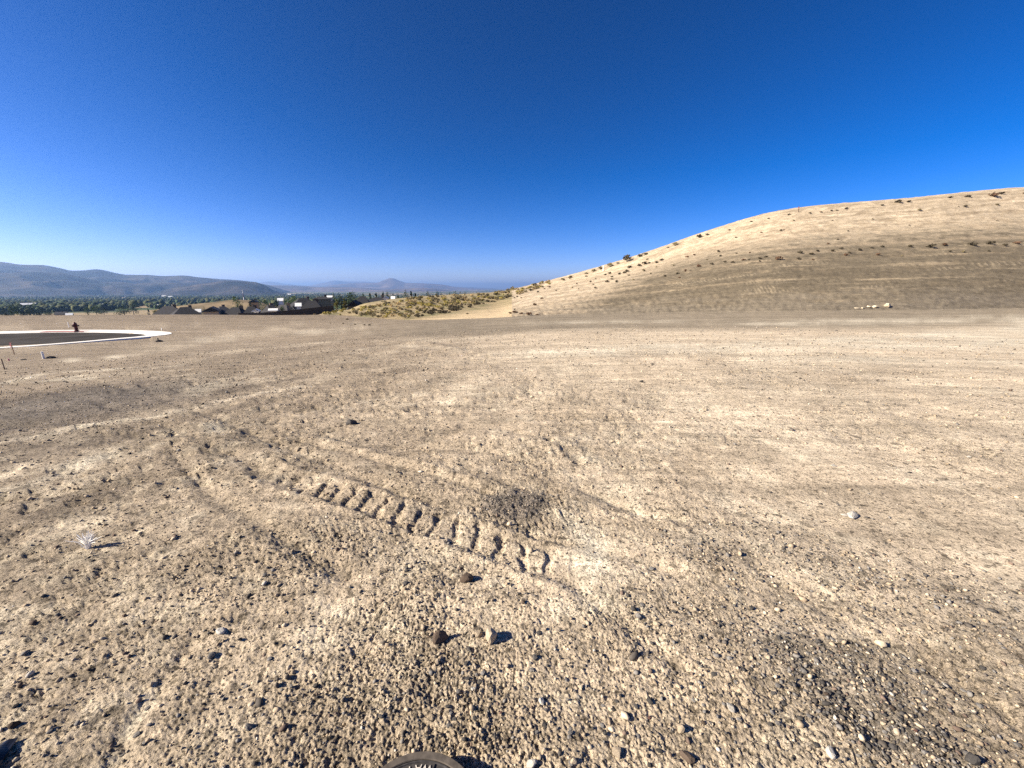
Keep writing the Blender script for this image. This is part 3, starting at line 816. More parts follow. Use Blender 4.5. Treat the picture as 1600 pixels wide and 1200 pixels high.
def stones(sel, bv_, bf_):
    n = len(sel); nv = len(bv_)
    rot = RNG.normal(size=(n, 4)); rot /= np.linalg.norm(rot, axis=1)[:, None]
    w_, x_, y_, z_ = rot.T
    RM = np.stack([1 - 2 * (y_ ** 2 + z_ ** 2), 2 * (x_ * y_ - z_ * w_), 2 * (x_ * z_ + y_ * w_), 2 * (x_ * y_ + z_ * w_), 1 - 2 * (x_ ** 2 + z_ ** 2), 2 * (y_ * z_ - x_ * w_), 2 * (x_ * z_ - y_ * w_), 2 * (y_ * z_ + x_ * w_), 1 - 2 * (x_ ** 2 + y_ ** 2)], -1).reshape(n, 3, 3)
    shp = bv_[None] * (1 + 0.55 * (RNG.random((n, nv, 1)) - 0.5)) * (np.array([1.15, 0.9, 0.68]) * (0.75 + 0.5 * RNG.random((n, 1, 3))))
    pv = np.einsum('nij,nvj->nvi', RM, shp) * size[sel][:, None, None]
    pv[:, :, 2] *= 0.8
    pv += np.stack([gx[sel], gy[sel], gz[sel]], -1)[:, None, :]
    return pv.reshape(-1, 3), (bf_[None] + (np.arange(n) * nv)[:, None, None]).reshape(-1, 3), np.repeat(pc[sel], nv, axis=0)
nearp = (rr < 2.6) & (size > 0.0045)
A_ = stones(np.nonzero(nearp)[0], iv, ifc); B_ = stones(np.nonzero(~nearp)[0], octv, octf)
pme = np_mesh('gravel', np.concatenate([A_[0], B_[0]]), np.concatenate([A_[1], B_[1] + len(A_[0])]))
point_color(pme, 'tint', np.concatenate([A_[2], B_[2]]))
M_grav = mat_attr('gravel', layers=((120.0, 0.25),), rough=0.95, spec=0.06)
gravel = obj('gravel', pme, M_grav)
tag(gravel, 'loose pebbles and stone grains scattered over the bare tan soil', 'gravel', kind='stuff')

# single pebbles near the camera, big enough to be picked apart
peb = {k: [] for k in M_st}
for k in M_st:
    for s_ in range(3):
        me = stone_mesh('pebble', 500 + s_ + 10 * len(k), 1, 0.75); me.materials.append(M_st[k])
        peb[k].append(me)
npb = 0
tries = 0
while npb < 250 and tries < 20000:
    tries += 1
    px, py = random.uniform(-20, 1620), random.uniform(880, 1215)
    g = 0.05 + 1.0 * math.exp(-((px - 1390) / 130) ** 2 - ((py - 1110) / 90) ** 2) + 0.5 * math.exp(-((px - 800) / 130) ** 2 - ((py - 1120) / 70) ** 2) + 0.35 * math.exp(-((px - 1100) / 150) ** 2 - ((py - 1100) / 100) ** 2)
    if random.random() > g: continue
    p = lot_pt(px, py); i, j = lot_lookup(np.array(p.x), np.array(p.y))
    if math.hypot(p.x + 0.295, p.y - 0.747) < 0.30: continue
    sz = random.uniform(3.2, 4.8) * (1.0 if random.random() < 0.85 else 1.3) * depth(p) / F
    k = random.choices(['tan', 'grey', 'dark', 'white', 'rust', 'red'], [0.22, 0.34, 0.38, 0.02, 0.03, 0.01])[0]
    o = obj('pebble', random.choice(peb[k]), None, ground, (p.x, p.y, float(Z[i, j]) + sz * 0.25))
    o.scale = (sz * random.uniform(.85, 1.25), sz * random.uniform(.8, 1.1), sz * random.uniform(.7, 1.0)); o.rotation_euler = (random.uniform(-.3, .3), random.uniform(-.3, .3), random.uniform(0, 6.3))
    npb += 1
# the stones one notices
def rock(px, py, wpx, k, label, flat=0.8, seed=1, name='rock', aspect=1.0, sub=2):
    p = hit(px, py, 2.5); w = 0.85 * wpx * depth(p) / F / 2
    o = obj(name, stone_mesh(name, seed, sub, flat), M_st[k], None, (p.x, p.y, p.z + w * flat * 0.45))
    o.scale = (w * 1.15, w * aspect, w); o.rotation_euler = (0, 0, seed * 1.7)
    for q in o.data.polygons: q.use_smooth = (sub > 2)
    return tag(o, label, 'rock')
rock(726, 907, 28, 'rust', 'rust brown stone lying just in front of the tyre print', 0.7, 1)
rock(687, 1003, 26, 'rust', 'brown stone casting a long black shadow, left of the pale clod', 1.2, 2, aspect=.6)
rock(767, 1001, 28, 'tan', 'tall pale clod of earth casting a double black shadow', 1.3, 3, aspect=.7)
rock(748, 993, 14, 'tan', 'small pale clod touching the tall clod on its left side', 0.9, 4)
rock(735, 1016, 11, 'dark', 'small dark pebble just below the pale clods', 0.8, 5)
rock(1330, 807, 20, 'white', 'white stone alone on the smooth tan ground at right', 0.75, 6)
rock(1318, 806, 14, 'white', 'flat cream stone touching the white stone at right', 0.4, 7)
rock(548, 662, 20, 'dark', 'dark stone on the pale ground left of the curved wash', 0.7, 8)
rock(344, 987, 20, 'white', 'pale grey stone in the rough ground left of the tyre print', 0.7, 9, aspect=.7)
rock(329, 1025, 16, 'grey', 'grey stone just below the pale grey stone at lower left', 0.7, 10)
rock(391, 1138, 15, 'grey', 'rounded grey stone near the bottom edge left of the round iron lid', 0.9, 11)
rock(830, 1196, 20, 'white', 'white stone at the bottom edge right of the round iron lid', 0.8, 12)
rock(895, 1192, 18, 'tan', 'cream stone on the bottom edge, second right of the round iron lid', 0.7, 13, aspect=.6)
rock(847, 1096, 13, 'white', 'small bright white stone above the bottom edge, right of centre', 0.8, 14)
rock(1062, 1140, 20, 'tan', 'big tan stone with black shadow near the bottom, right of centre', 0.9, 15, aspect=.8)
rock(1140, 1107, 14, 'white', 'cream stone above right of the big tan stone', 0.8, 16)
rock(966, 1178, 22, 'tan', 'broad tan stone at the bottom edge between cream and grey stones', 0.6, 17)
rock(1073, 1185, 22, 'rust', 'brown stone at the bottom edge below the big tan stone', 0.8, 18)
rock(1298, 1178, 20, 'white', 'large cream stone left of the dark gravel at the bottom', 0.8, 19, aspect=.7)
rock(1520, 1190, 22, 'dark', 'black stone in the bottom right corner of the gravel', 0.8, 20)
rock(20, 1134, 18, 'rust', 'dark clod with deep shadow at the lower left edge', 0.8, 21)
rock(55, 974, 14, 'rust', 'dark clod on the left edge below the white grass tuft', 0.7, 22)
rock(47, 1056, 11, 'white', 'pale clod with black shadow at the left edge', 0.8, 23)
rock(1002, 597, 8, 'dark', 'small black stone alone in the middle of the lot', 0.8, 24)
rock(1512, 714, 7, 'white', 'small white stone far out on the right of the lot', 0.8, 25)
rock(1302, 727, 9, 'white', 'small white stone above the white stone at right', 0.6, 26)
rock(1388, 479.5, 12, 'cream', 'largest cream boulder at the foot of the graded slope', 0.85, 27)
rock(1367, 481, 8, 'cream', 'cream rubble stone left of the largest boulder at the slope foot', 0.6, 28)
rock(1357, 481, 8, 'cream', 'cream rubble stone in the middle of the row at the slope foot', 0.7, 29)
rock(1346, 482, 6, 'cream', 'small cream rubble stone in the row at the slope foot', 0.6, 30)
rock(1336, 482, 10, 'cream', 'long low cream slab ending the rubble row at the slope foot', 0.3, 31, aspect=.4)
rock(247, 531, 10, 'dark', 'dark clod beside the short stake at the kerb tip', 0.6, 32)
rock(78, 562, 12, 'dark', 'black lump standing in for a shadow right of the white marker post', 0.5, 33)  # dark stone placed where the post's shadow falls
rock(35, 563, 8, 'dark', 'small dark lump of spoil left of the white marker post', 0.5, 34)

# ------------------------------------------------------------------ iron lid on its raised ring, bottom edge
M_iron = mat_basic('cast_iron', (0.05, 0.045, 0.042), 0.65, 0.4, 0.4, 60.0, 0.002, metal=0.25)
M_rim = mat_basic('iron_ring', (0.085, 0.070, 0.055), 0.75, 0.3, 0.35, 40.0, 0.002)
M_let = mat_basic('worn_letters', (0.50, 0.45, 0.38), 0.6, 0.4, 0.2, 80.0)
LC = Vector((-0.295, 0.747, -0.03)); ht = 0.10; RL = 0.225
lid = empty('meter_pit', LC)
tag(lid, 'round iron meter lid in a raised ring at the bottom edge', 'meter lid')
MB().lathe([(RL, 0), (RL, ht - .006), (RL - .004, ht), (RL - .023, ht), (RL - .025, ht - .003), (RL - .025, ht - .02)], 72).build('ring', M_rim, lid)
MB().lathe([(RL - .0265, ht - .03), (RL - .0265, ht - .004), (RL - .028, ht - .002), (RL - .031, ht - .002), (RL - .033, ht - .006), (0.06, ht - .006), (0.058, ht - .002), (0.0005, ht - .002)], 72).build('lid', M_iron, lid)
for k in range(8):
    a = math.radians(79 + 45 * k)
    b = MB(); b.box((0.062 + 0.064, 0, ht - .0045), (0.128, 0.006, 0.006)); o = b.build('rib', M_iron, lid); o.rotation_euler = (0, 0, a)
def letter(ch, size, depth_, mat, parent, loc, rz, name='letter'):
    cu = bpy.data.curves.new('letter', 'FONT'); cu.body = ch; cu.size = size; cu.extrude = depth_; cu.align_x = 'CENTER'; cu.align_y = 'CENTER'; cu.resolution_u = 2
    t_ = bpy.data.objects.new('letter', cu); COL.objects.link(t_)
    bpy.context.view_layer.update()
    me = bpy.data.meshes.new_from_object(t_.evaluated_get(bpy.context.evaluated_depsgraph_get()))
    bpy.data.objects.remove(t_)
    o = obj(name, me, mat, parent, loc); o.rotation_euler = (0, 0, rz)
    return o
for k, ch in enumerate('WATER'):
    a = math.radians(85 + 9.3 * k)
    rad_ = RL - 0.050
    letter(ch, 0.034, 0.002, M_let, lid, (rad_ * math.cos(a), rad_ * math.sin(a), ht - .0045), a - math.pi / 2 + math.pi)

# black scrap in the lower left corner
M_blk = mat_basic('black_plastic', (0.012, 0.012, 0.014), 0.35, 0.5, 0.3, 20.0)
p = hit(3, 1192, 6)
bm = bmesh.new(); bmesh.ops.create_grid(bm, x_segments=14, y_segments=14, size=0.5)
for vv in bm.verts:
    x, y = vv.co.x, vv.co.y
    vv.co.z = 0.32 * math.exp(-(x * x + y * y) * 5) + 0.14 * math.sin(9 * x + 3 * y) * math.cos(7 * y - 4 * x) * (0.6 - abs(x))
bmesh.ops.solidify(bm, geom=bm.faces[:], thickness=0.02)
me = bpy.data.meshes.new('plastic_scrap'); bm.to_mesh(me); bm.free()
o = obj('plastic_scrap', me, M_blk, None, (p.x - 0.045, p.y - 0.01, p.z + 0.005)); o.scale = (0.10, 0.13, 0.10); o.rotation_euler = (0, 0, 0.5)
tag(o, 'scrap of black plastic in the lower left corner', 'scrap')

# ------------------------------------------------------------------ white dry grass tuft
M_dry = mat_basic('bleached_grass', (0.86, 0.84, 0.79), 0.7, 0.3)
p = hit(137, 857, 3)
b = MB()
for k in range(60):
    a = random.gauss(math.pi / 2, 0.5) if k % 2 else random.uniform(0, 2 * math.pi)
    lean = random.uniform(0.05, 0.75); L = random.uniform(0.07, 0.13)
    sx = random.gauss(0.2, 0.55); dx, dy = sx * 0.75, math.sin(a) * 0.25
    pts = [(0.006 * math.cos(a), 0.006 * math.sin(a), -0.005), (dx * L * .4, dy * L * .4, L * .5), (dx * L, dy * L, L * (1 - 0.25 * abs(sx)))]
    b.tube(pts, [0.0030, 0.0026, 0.0012], 4)
tf = b.build('grass_tuft', M_dry, None, p)
tag(tf, 'bleached white tuft of dry grass on the bare soil at left', 'grass tuft')

# ------------------------------------------------------------------ hydrant, stakes and posts round the turning circle
M_hyd = mat_basic('hydrant_red', (0.075, 0.008, 0.008), 0.5, 0.4, 0.15, 20.0)
M_lath = mat_basic('weathered_lath', (0.20, 0.14, 0.10), 0.9, 0.1, 0.25, 20.0)
M_whp = mat_basic('white_paint', (0.82, 0.81, 0.77), 0.7, 0.3, 0.05, 10.0)
M_pink = mat_basic('pink_ribbon', (0.50, 0.17, 0.20), 0.6, 0.3)
M_steel = mat_basic('dark_steel', (0.07, 0.065, 0.06), 0.6, 0.5, 0.2, 10.0)
p = Vector((*ray_ground(120, 517.2, ZR + 0.1), ZR + 0.10))
hy = empty('fire_hydrant', (p.x, p.y, p.z), math.radians(20), (1.05, 1.05, 1.05)); tag(hy, 'dark red fire hydrant behind the kerb of the turning circle', 'fire hydrant')
MB().lathe([(0.17, -.15), (0.17, 0.04), (0.115, 0.05), (0.115, 0.5), (0.14, 0.51), (0.14, 0.55), (0.12, 0.56)], 16).build('barrel', M_hyd, hy, smooth=False)
MB().lathe([(0.125, 0.56), (0.12, 0.62), (0.09, 0.68), (0.04, 0.71), (0.035, 0.76), (0.0005, 0.765)], 16).build('bonnet', M_hyd, hy)
for dx, dy, rr_ in ((1, 0, .055), (-1, 0, .055), (0, -1, .075)):
    MB().tube([(dx * .09, dy * .09, .44), (dx * .19, dy * .19, .44)], [rr_, rr_], 10).tube([(dx * .19, dy * .19, .44), (dx * .23, dy * .23, .44)], [rr_ * 1.25, rr_ * 1.15], 6).build('outlet', M_hyd, hy)
def stake(px, py, hpx, wpx, mat, label, name='survey_stake', flag=None, lean=0.0, flat=0.35):
    p = hit(px, py, 3); dz = depth(p); hh = hpx * dz / F; w = max(wpx * dz / F, 0.012)
    if flag is None:
        o = MB().box((0, 0, hh / 2 - .05), (w, w * flat, hh + .1), 0.9).build(name, mat, None, p)
        o.rotation_euler = (0, lean, -0.6)
        return tag(o, label, name.split('_')[-1])
    e = empty(name, p); e.rotation_euler = (0, lean, 0)
    MB().box((0, 0, hh / 2 - .05), (w, w * flat, hh + .1), 0.9).build('lath', mat, e)
    fm = M_pink; b = MB(); fw = flag * dz / F
    b.add([(-fw * .7, -.012, hh), (fw * .35, -.012, hh * 1.0), (fw * .3, -.02, hh * .80), (-fw * .1, .015, hh * .70), (-fw * .65, -.02, hh * .76), (-fw * .8, .02, hh * .88)], [(0, 1, 2, 3, 4, 5)])
    b.add([(-fw * .5, -.03, hh * .82), (fw * .0, -.035, hh * .8), (-fw * .2, -.03, hh * .55), (-fw * .45, -.02, hh * .58)], [(0, 1, 2, 3)])
    b.build('ribbon', fm, e)
    return tag(e, label, 'stake')
stake(22.3, 549.5, 19, 1.4, M_lath, 'thin survey stake with pink ribbon against the near kerb', flag=3.5)
stake(66.5, 561.5, 11, 2.6, M_whp, 'short white marker post standing on the dirt below the kerb', 'marker_post', flat=1.0)
stake(5.5, 579.5, 17, 2.6, M_lath, 'brown wooden stake at the left edge of the picture', flat=.5)
stake(14, 566, 3.5, 3, M_pink, 'small faded pink survey whisker left of the white post', 'survey_whisker', flat=.5)
stake(201.5, 513.5, 10.5, 1.3, M_steel, 'thin dark steel post behind the turning circle', 'steel_post', flat=1.0)
stake(108, 513.5, 8, 1.5, M_whp, 'slim white stake just left of the fire hydrant', flat=.5)
stake(252, 515.3, 4, 1.3, M_whp, 'tiny white stake behind the tip of the kerb', flat=.5)
stake(247, 529.5, 6, 1.4, M_steel, 'short dark stake in front of the kerb tip', flat=1.0)
stake(1247, 331, 8, 1.1, M_lath, 'thin stake with pink ribbon on the hill skyline', flag=1.6)
stake(941.5, 423, 8, 0.9, M_whp, 'thin pale stake on the left shoulder of the hill', flat=.5)

# ------------------------------------------------------------------ shrubs
def leaf_cloud(n, dome, size, seed, lumps=7, aspect=0.8):
    """leaf-sized faces spread through several lumps; unit width about 1, base at z=0"""
    rs = np.random.default_rng(seed)
    lc = []
    for k in range(lumps):
        a = rs.random() * 6.28; q = rs.random() ** 0.6 * 0.33
        lc.append((q * math.cos(a), q * math.sin(a), dome * (0.30 + 0.42 * rs.random() * (1 - q)), 0.17 + 0.12 * rs.random()))
    v, f = [], []
    for i in range(n):
        c = lc[i % lumps]
        dv = rs.normal(size=3); dv /= np.linalg.norm(dv)
        rad = c[3] * (0.55 + 0.55 * rs.random())
        p = np.array(c[:3]) + dv * rad * np.array([1, 1, dome * 1.05])
        p[2] = max(p[2], 0.0)
        nrm = dv + rs.normal(size=3) * 0.6; nrm /= np.linalg.norm(nrm)
        u = np.cross(nrm, rs.normal(size=3)); u /= np.linalg.norm(u); w = np.cross(nrm, u)
        s_ = size * (0.6 + 0.8 * rs.random())
        k = len(v)
        v += [p - u * s_, p + w * s_ * aspect, p + u * s_, p - w * s_ * aspect * 0.8]
        f.append((k, k + 1, k + 2, k + 3))
    return v, f
def mat_leaf(name, rgb, rand=0.3):
    m = mat_basic(name, rgb, 0.85, 0.15, 0.25, 3.0, rand=rand)
    nt = m.node_tree; b = nt.nodes['Principled BSDF']
    tr = nt.nodes.new('ShaderNodeBsdfTranslucent'); mx = nt.nodes.new('ShaderNodeMixShader'); mx.inputs[0].default_value = 0.22
    src = b.inputs['Base Color'].links[0].from_socket
    nt.links.new(src, tr.inputs['Color'])
    out = nt.nodes['Material Output']
    nt.links.new(b.outputs[0], mx.inputs[1]); nt.links.new(tr.outputs[0], mx.inputs[2]); nt.links.new(mx.outputs[0], out.inputs['Surface'])
    return m
M_sage = mat_leaf('sagebrush', (0.23, 0.19, 0.105))
M_dksh = mat_leaf('dark_scrub', (0.085, 0.07, 0.045))
M_rab = mat_leaf('rabbitbrush', (0.40, 0.33, 0.10))
M_rust = mat_leaf('rust_weed', (0.15, 0.09, 0.055))
M_straw = mat_leaf('straw_weed', (0.42, 0.32, 0.17))
def shrub_mesh(seed, dome, n=150, size=0.085):
    v, f = leaf_cloud(n, dome, size, seed)
    b = MB(); b.v = [tuple(q) for q in v]; b.f = f
    rs = random.Random(seed)
    for k in range(4):
        a = rs.uniform(0, 6.28)
        b.tube([(0, 0, -0.08), (0.22 * math.cos(a), 0.22 * math.sin(a), 0.3 * dome + .1)], [0.02, 0.008], 4, cap=False)
    return b
SHR = {}
for key, m in (('sage', M_sage), ('dark', M_dksh), ('rab', M_rab), ('rust', M_rust), ('straw', M_straw)):
    SHR[key] = []
    for s_ in range(4):
        me = shrub_mesh(700 + s_ * 13 + len(key), 0.62 if key != 'sage' else 0.75).mesh('shrub'); me.materials.append(m); SHR[key].append(me)
ORD = ['', 'first', 'second', 'third', 'fourth', 'fifth', 'sixth', 'seventh', 'eighth', 'ninth', 'tenth', 'eleventh', 'twelfth', 'thirteenth', 'fourteenth', 'fifteenth', 'sixteenth', 'seventeenth', 'eighteenth', 'nineteenth', 'twentieth', 'twenty-first', 'twenty-second', 'twenty-third', 'twenty-fourth', 'twenty-fifth', 'twenty-sixth', 'twenty-seventh', 'twenty-eighth', 'twenty-ninth', 'thirtieth']
def ordinal(n):
    if n <= 30: return ORD[n]
    t_, u_ = {3: ('thirty', 'thirtieth'), 4: ('forty', 'fortieth'), 5: ('fifty', 'fiftieth'), 6: ('sixty', 'sixtieth')}[n // 10], n % 10
    return t_[1] if u_ == 0 else t_[0] + '-' + ORD[u_]
def shrub(px, py, wpx, key, label, group=None, name='shrub', tall=1.0, tol=3.0):
    p = hit(px, py, tol); w = (0.85 if 540 < px < 860 else 0.74) * wpx * depth(p) / F
    o = obj(name, random.choice(SHR[key]), None, None, (p.x, p.y, p.z - 0.02))
    o.scale = (w, w * random.uniform(.8, 1.1), w * random.uniform(.8, 1.1) * tall); o.rotation_euler = (0, 0, random.uniform(0, 6.28))
    tag(o, label, 'shrub', group)
    return o
sky_row = [(1598, 301, 9, 'rust'), (1566, 303, 13, 'dark'), (1549, 305, 18, 'rust'), (1514, 307, 12, 'dark'), (1485, 308, 9, 'dark'), (1420, 315, 10, 'dark'), (1405, 316, 13, 'dark'), (1377, 320, 8, 'dark'), (1323, 325, 8, 'dark'), (1306, 327, 7, 'dark'), (1297, 328, 6, 'dark'), (1283, 330, 7, 'rust'), (1264, 332, 6, 'dark'), (1234, 335, 7, 'dark'), (1199, 340, 6, 'dark'), (1175, 345, 7, 'dark'), (1104, 366, 10, 'dark'), (1093, 370, 14, 'dark'), (1055, 382, 14, 'sage'), (1042, 386, 6, 'dark'), (1008, 397, 13, 'dark'), (998, 400, 13, 'dark'), (980, 407, 19, 'dark'), (965, 411, 9, 'dark'), (953, 415, 13, 'sage'), (938, 419, 12, 'sage'), (926, 423, 12, 'sage'), (916, 427, 9, 'sage'), (890, 434, 12, 'sage'), (878, 437, 11, 'sage')]
for k, (px, py, w, key) in enumerate(sky_row):
    sz = 'large round' if px == 980 else ('low dark' if key == 'dark' else ('reddish' if key == 'rust' else 'grey-green'))
    shrub(px, py + 1.5, w, key, sz + ' shrub on the hill skyline, ' + ORD[k + 1] + ' from the right', 'shrubs along the hill skyline', tall=1.35 if px == 980 else .9)
terr = [(1587, 381, 13), (1569, 384, 12), (1547, 382, 16), (1517, 383, 16), (1476, 384, 12), (1453, 387, 17), (1422, 386, 11), (1378, 386, 9), (1372, 399, 10), (1364, 388, 7), (1345, 392, 10), (1328, 396, 8), (1322, 400, 9), (1317, 390, 8), (1300, 393, 9), (1276, 393, 8), (1266, 397, 10), (1249, 396, 12), (1248, 406, 10), (1271, 406, 7), (1216, 406, 15), (1196, 402, 9), (1186, 404, 9), (1169, 407, 6), (1162, 407, 9), (1143, 410, 9), (1133, 410, 7), (1111, 414, 8), (1090, 417, 11), (1057, 428, 8)]
terr.sort(key=lambda q: -q[0])
for k, (px, py, w) in enumerate(terr):
    shrub(px, py, w, 'dark' if k % 4 else 'rust', 'dry dark shrub on the mid-slope bench of the hill, ' + ORD[k + 1] + ' from the right', 'shrubs along the mid-slope bench')
clus = [(999, 416, 10), (1008, 413, 11), (1016, 412, 8), (1025, 411, 9), (1032, 407, 9), (985, 419, 11), (981, 425, 11), (968, 429, 9), (955, 433, 7), (952, 428, 8), (947, 441, 9), (963, 441, 8), (958, 437, 7), (976, 427, 9), (984, 431, 7), (945, 430, 7)]
clus.sort(key=lambda q: q[0])
for k, (px, py, w) in enumerate(clus):
    shrub(px, py, w, 'dark', 'dark shrub in the cluster below the large round bush, ' + ORD[k + 1] + ' from the left', 'cluster of shrubs below the large round bush')
loose = [(929, 451, 8), (917, 433, 6), (923, 441, 6), (925, 445, 5), (1004, 424, 8), (1017, 428, 5), (1027, 418, 5), (1051, 415, 6), (1072, 423, 6), (1061, 434, 6), (1041, 432, 7), (1085, 399, 7), (1012, 406, 6), (858, 449, 7), (840, 457, 7), (852, 452, 5), (846, 467, 7), (815, 466, 5), (807, 464, 5), (804, 466, 5), (836, 477, 9), (805, 484, 5), (881, 480, 4), (991, 438, 6), (1137, 359.5, 6), (1191, 364, 5), (1219, 360.5, 6), (1224, 359.5, 4), (1123, 394, 8), (1073, 402, 8), (1127, 400.5, 7), (1105, 406.5, 5), (1309, 375, 6), (1291, 381, 7), (1325, 361, 5), (1071, 424, 6), (1171, 395, 5), (1188, 409, 6), (1151, 397, 5), (1438, 329, 8), (1509, 323, 8), (1557, 320, 8), (1495, 322, 4), (1364, 343, 4), (1485, 394, 7), (1508, 394.5, 7), (1542, 392.5, 6), (1410, 400, 5), (901, 444, 5), (893, 450, 5), (870, 455, 5), (905, 452, 4), (930, 436, 5), (1150, 372, 5), (1240, 345, 5), (1300, 345, 4), (1420, 352, 4), (1560, 347, 5)]
loose.sort(key=lambda q: q[0])
for k, (px, py, w) in enumerate(loose):
    shrub(px, py, w, random.choice(['dark', 'dark', 'rust', 'sage']), 'lone small scrub plant on the open hillside, ' + ordinal(k + 1) + ' from the left', 'lone scrub plants on the hillside')
pathb = [(706, 482, 18), (679, 486, 6), (783, 467, 9), (762, 472, 6), (772, 472, 6), (742, 477, 5), (692, 489, 5), (730, 491, 6), (723, 476, 5), (715, 485, 5)]
pathb.sort(key=lambda q: q[0])
for k, (px, py, w) in enumerate(pathb):
    shrub(px, py, w, 'dark', 'dark scrub on the sandy slope beside the sage bank, ' + ORD[k + 1] + ' from the left', 'scrub on the sandy slope')
redb = [(796, 489, 9), (804, 488, 14), (816, 490, 10), (824, 491, 16), (838, 492, 9)]
for k, (px, py, w) in enumerate(redb):
    shrub(px, py + 1, w, 'rust', 'rust red weed clump at the foot of the hill, ' + ORD[k + 1] + ' from the left', 'rust red weeds at the hill foot', tall=.7)
lotb = [(516, 505, 3.5), (534, 503, 5), (543, 497, 5), (554, 507, 5), (571, 510, 5), (577, 506, 6)]
for k, (px, py, w) in enumerate(lotb):
    shrub(px, py, w, 'dark', 'tiny dark weed on the bare lot before the sage bank, ' + ORD[k + 1] + ' from the left', 'tiny weeds on the lot')
# the sage bank: many bushes of one kind
poly = [(555, 494), (600, 497), (655, 498), (700, 489), (760, 475), (815, 460), (880, 439), (845, 443), (800, 452), (765, 459), (700, 463), (650, 466), (600, 474), (548, 485)]
n = 0
while n < 470:
    px, py = random.uniform(540, 860), random.uniform(438, 500)
    if not bool(in_poly(np.array([px]), np.array([py]), poly)[0]): continue
    lim = 497 - (px - 640) * 0.165
    if px > 640 and py > lim + 2: continue
    key = random.choices(['sage', 'rab', 'dark', 'straw'], [.38, .30, .10, .22])[0]
    if px > 640 and py > lim - 5: key = 'dark'
    lb = {'sage': 'grey-green sagebrush on the brushy bank left of the hill', 'rab': 'yellow flowering rabbitbrush on the brushy bank left of the hill', 'dark': 'dark brown brush on the brushy bank left of the hill', 'straw': 'straw coloured dry bush on the brushy bank left of the hill'}[key]
    zx = 'left end' if px < 610 else ('middle' if px < 690 else ('right half' if px < 770 else 'uphill end'))
    mid_y = {'left end': 484, 'middle': 479, 'right half': 469, 'uphill end': 455}[zx]
    lb = lb.replace('on the brushy bank left of the hill', ('high' if py < mid_y else 'low') + ' on the ' + zx + ' of the brushy bank')
    shrub(px, py, random.uniform(5, 10.5), key, lb, {'rab': 'rabbitbrush'}.get(key, key) + ' bushes, ' + zx + (' high' if py < mid_y else ' low') + ' on the brushy bank', name={'sage': 'sagebrush', 'rab': 'rabbitbrush', 'dark': 'brush', 'straw': 'dry_bush'}[key], tol=2.5)
    n += 1
for k, (px, py, w) in enumerate([(508, 490, 12), (515, 489, 14), (524, 488, 14), (533, 486, 14), (538, 483, 10), (529, 491, 8)]):
    shrub(px, py + 2, w, 'rab', 'bright yellow rabbitbrush by the fence end, ' + ORD[k + 1] + ' of the row', 'rabbitbrush by the fence end', name='rabbitbrush')
for k, (px, py, w) in enumerate([(476, 492, 8), (490, 491, 6), (545, 489, 8), (556, 490, 8), (560, 484, 8)]):
    shrub(px, py + 1, w, ['rust', 'straw', 'sage', 'dark', 'sage'][k], 'low weed at the lot edge below the houses, ' + ORD[k + 1] + ' from the left', 'weeds at the lot edge')

# ------------------------------------------------------------------ trees
M_bark = mat_basic('bark', (0.10, 0.075, 0.05), 0.95, 0.1, 0.3, 4.0)
M_tr = {'green': mat_leaf('tree_green', (0.055, 0.085, 0.028)), 'dark': mat_leaf('tree_dark', (0.028, 0.045, 0.022)), 'yellow': mat_leaf('tree_yellow', (0.13, 0.12, 0.03)), 'blue': mat_leaf('tree_blue', (0.035, 0.055, 0.035))}
def crown_mesh(shape, seed, n):
    rs = np.random.default_rng(seed); v, f = [], []
    lumps = []
    for k in range(16):
        t = 0.22 + 0.72 * rs.random()
        if shape == 'cone': wd = 0.30 * (1.04 - t) + 0.03
        elif shape == 'pop': wd = 0.13 * math.sin(math.pi * min(1, t * .9 + .08)) + 0.03
        else: wd = 0.40 * math.sqrt(max(0.02, 1 - ((t - 0.58) / 0.44) ** 2))
        a = rs.random() * 6.28; q = wd * (0.3 + 0.6 * rs.random())
        lumps.append((q * math.cos(a), q * math.sin(a), t, max(0.05, wd * (0.35 + 0.35 * rs.random()))))
    for i in range(n):
        c = lumps[i % 16]; dv = rs.normal(size=3); dv /= np.linalg.norm(dv)
        p = np.array(c[:3]) + dv * c[3] * (0.5 + 0.6 * rs.random())
        if p[2] < 0.1: continue
        nrm = dv + rs.normal(size=3) * 0.7; nrm /= np.linalg.norm(nrm)
        u = np.cross(nrm, rs.normal(size=3)); u /= np.linalg.norm(u); w = np.cross(nrm, u)
        s_ = 0.030 * (0.6 + 0.8 * rs.random()); k = len(v)
        v += [p - u * s_, p + w * s_ * .8, p + u * s_, p - w * s_ * .7]; f.append((k, k + 1, k + 2, k + 3))
    return py_mesh('crown', v, f)
CROWN = {}
for sh in ('round', 'cone', 'pop'):
    for col in M_tr:
        for s_ in range(2):
            me = crown_mesh(sh, 900 + s_ * 7 + len(col) + len(sh) * 31, 620); me.materials.append(M_tr[col]); CROWN[(sh, col, s_)] = me
tb = MB(); tb.tube([(0, 0, -.05), (0.01, 0, .25), (0, .01, .6), (0, 0, .85)], [.028, .022, .012, .004], 7)
for k in range(6):
    a = k * 1.1; z0 = .28 + .07 * k
    tb.tube([(0, 0, z0), (.13 * math.cos(a), .13 * math.sin(a), z0 + .13), (.22 * math.cos(a), .22 * math.sin(a), z0 + .22)], [.011, .007, .003], 5)
TRUNK = tb.mesh('trunk'); TRUNK.materials.append(M_bark)
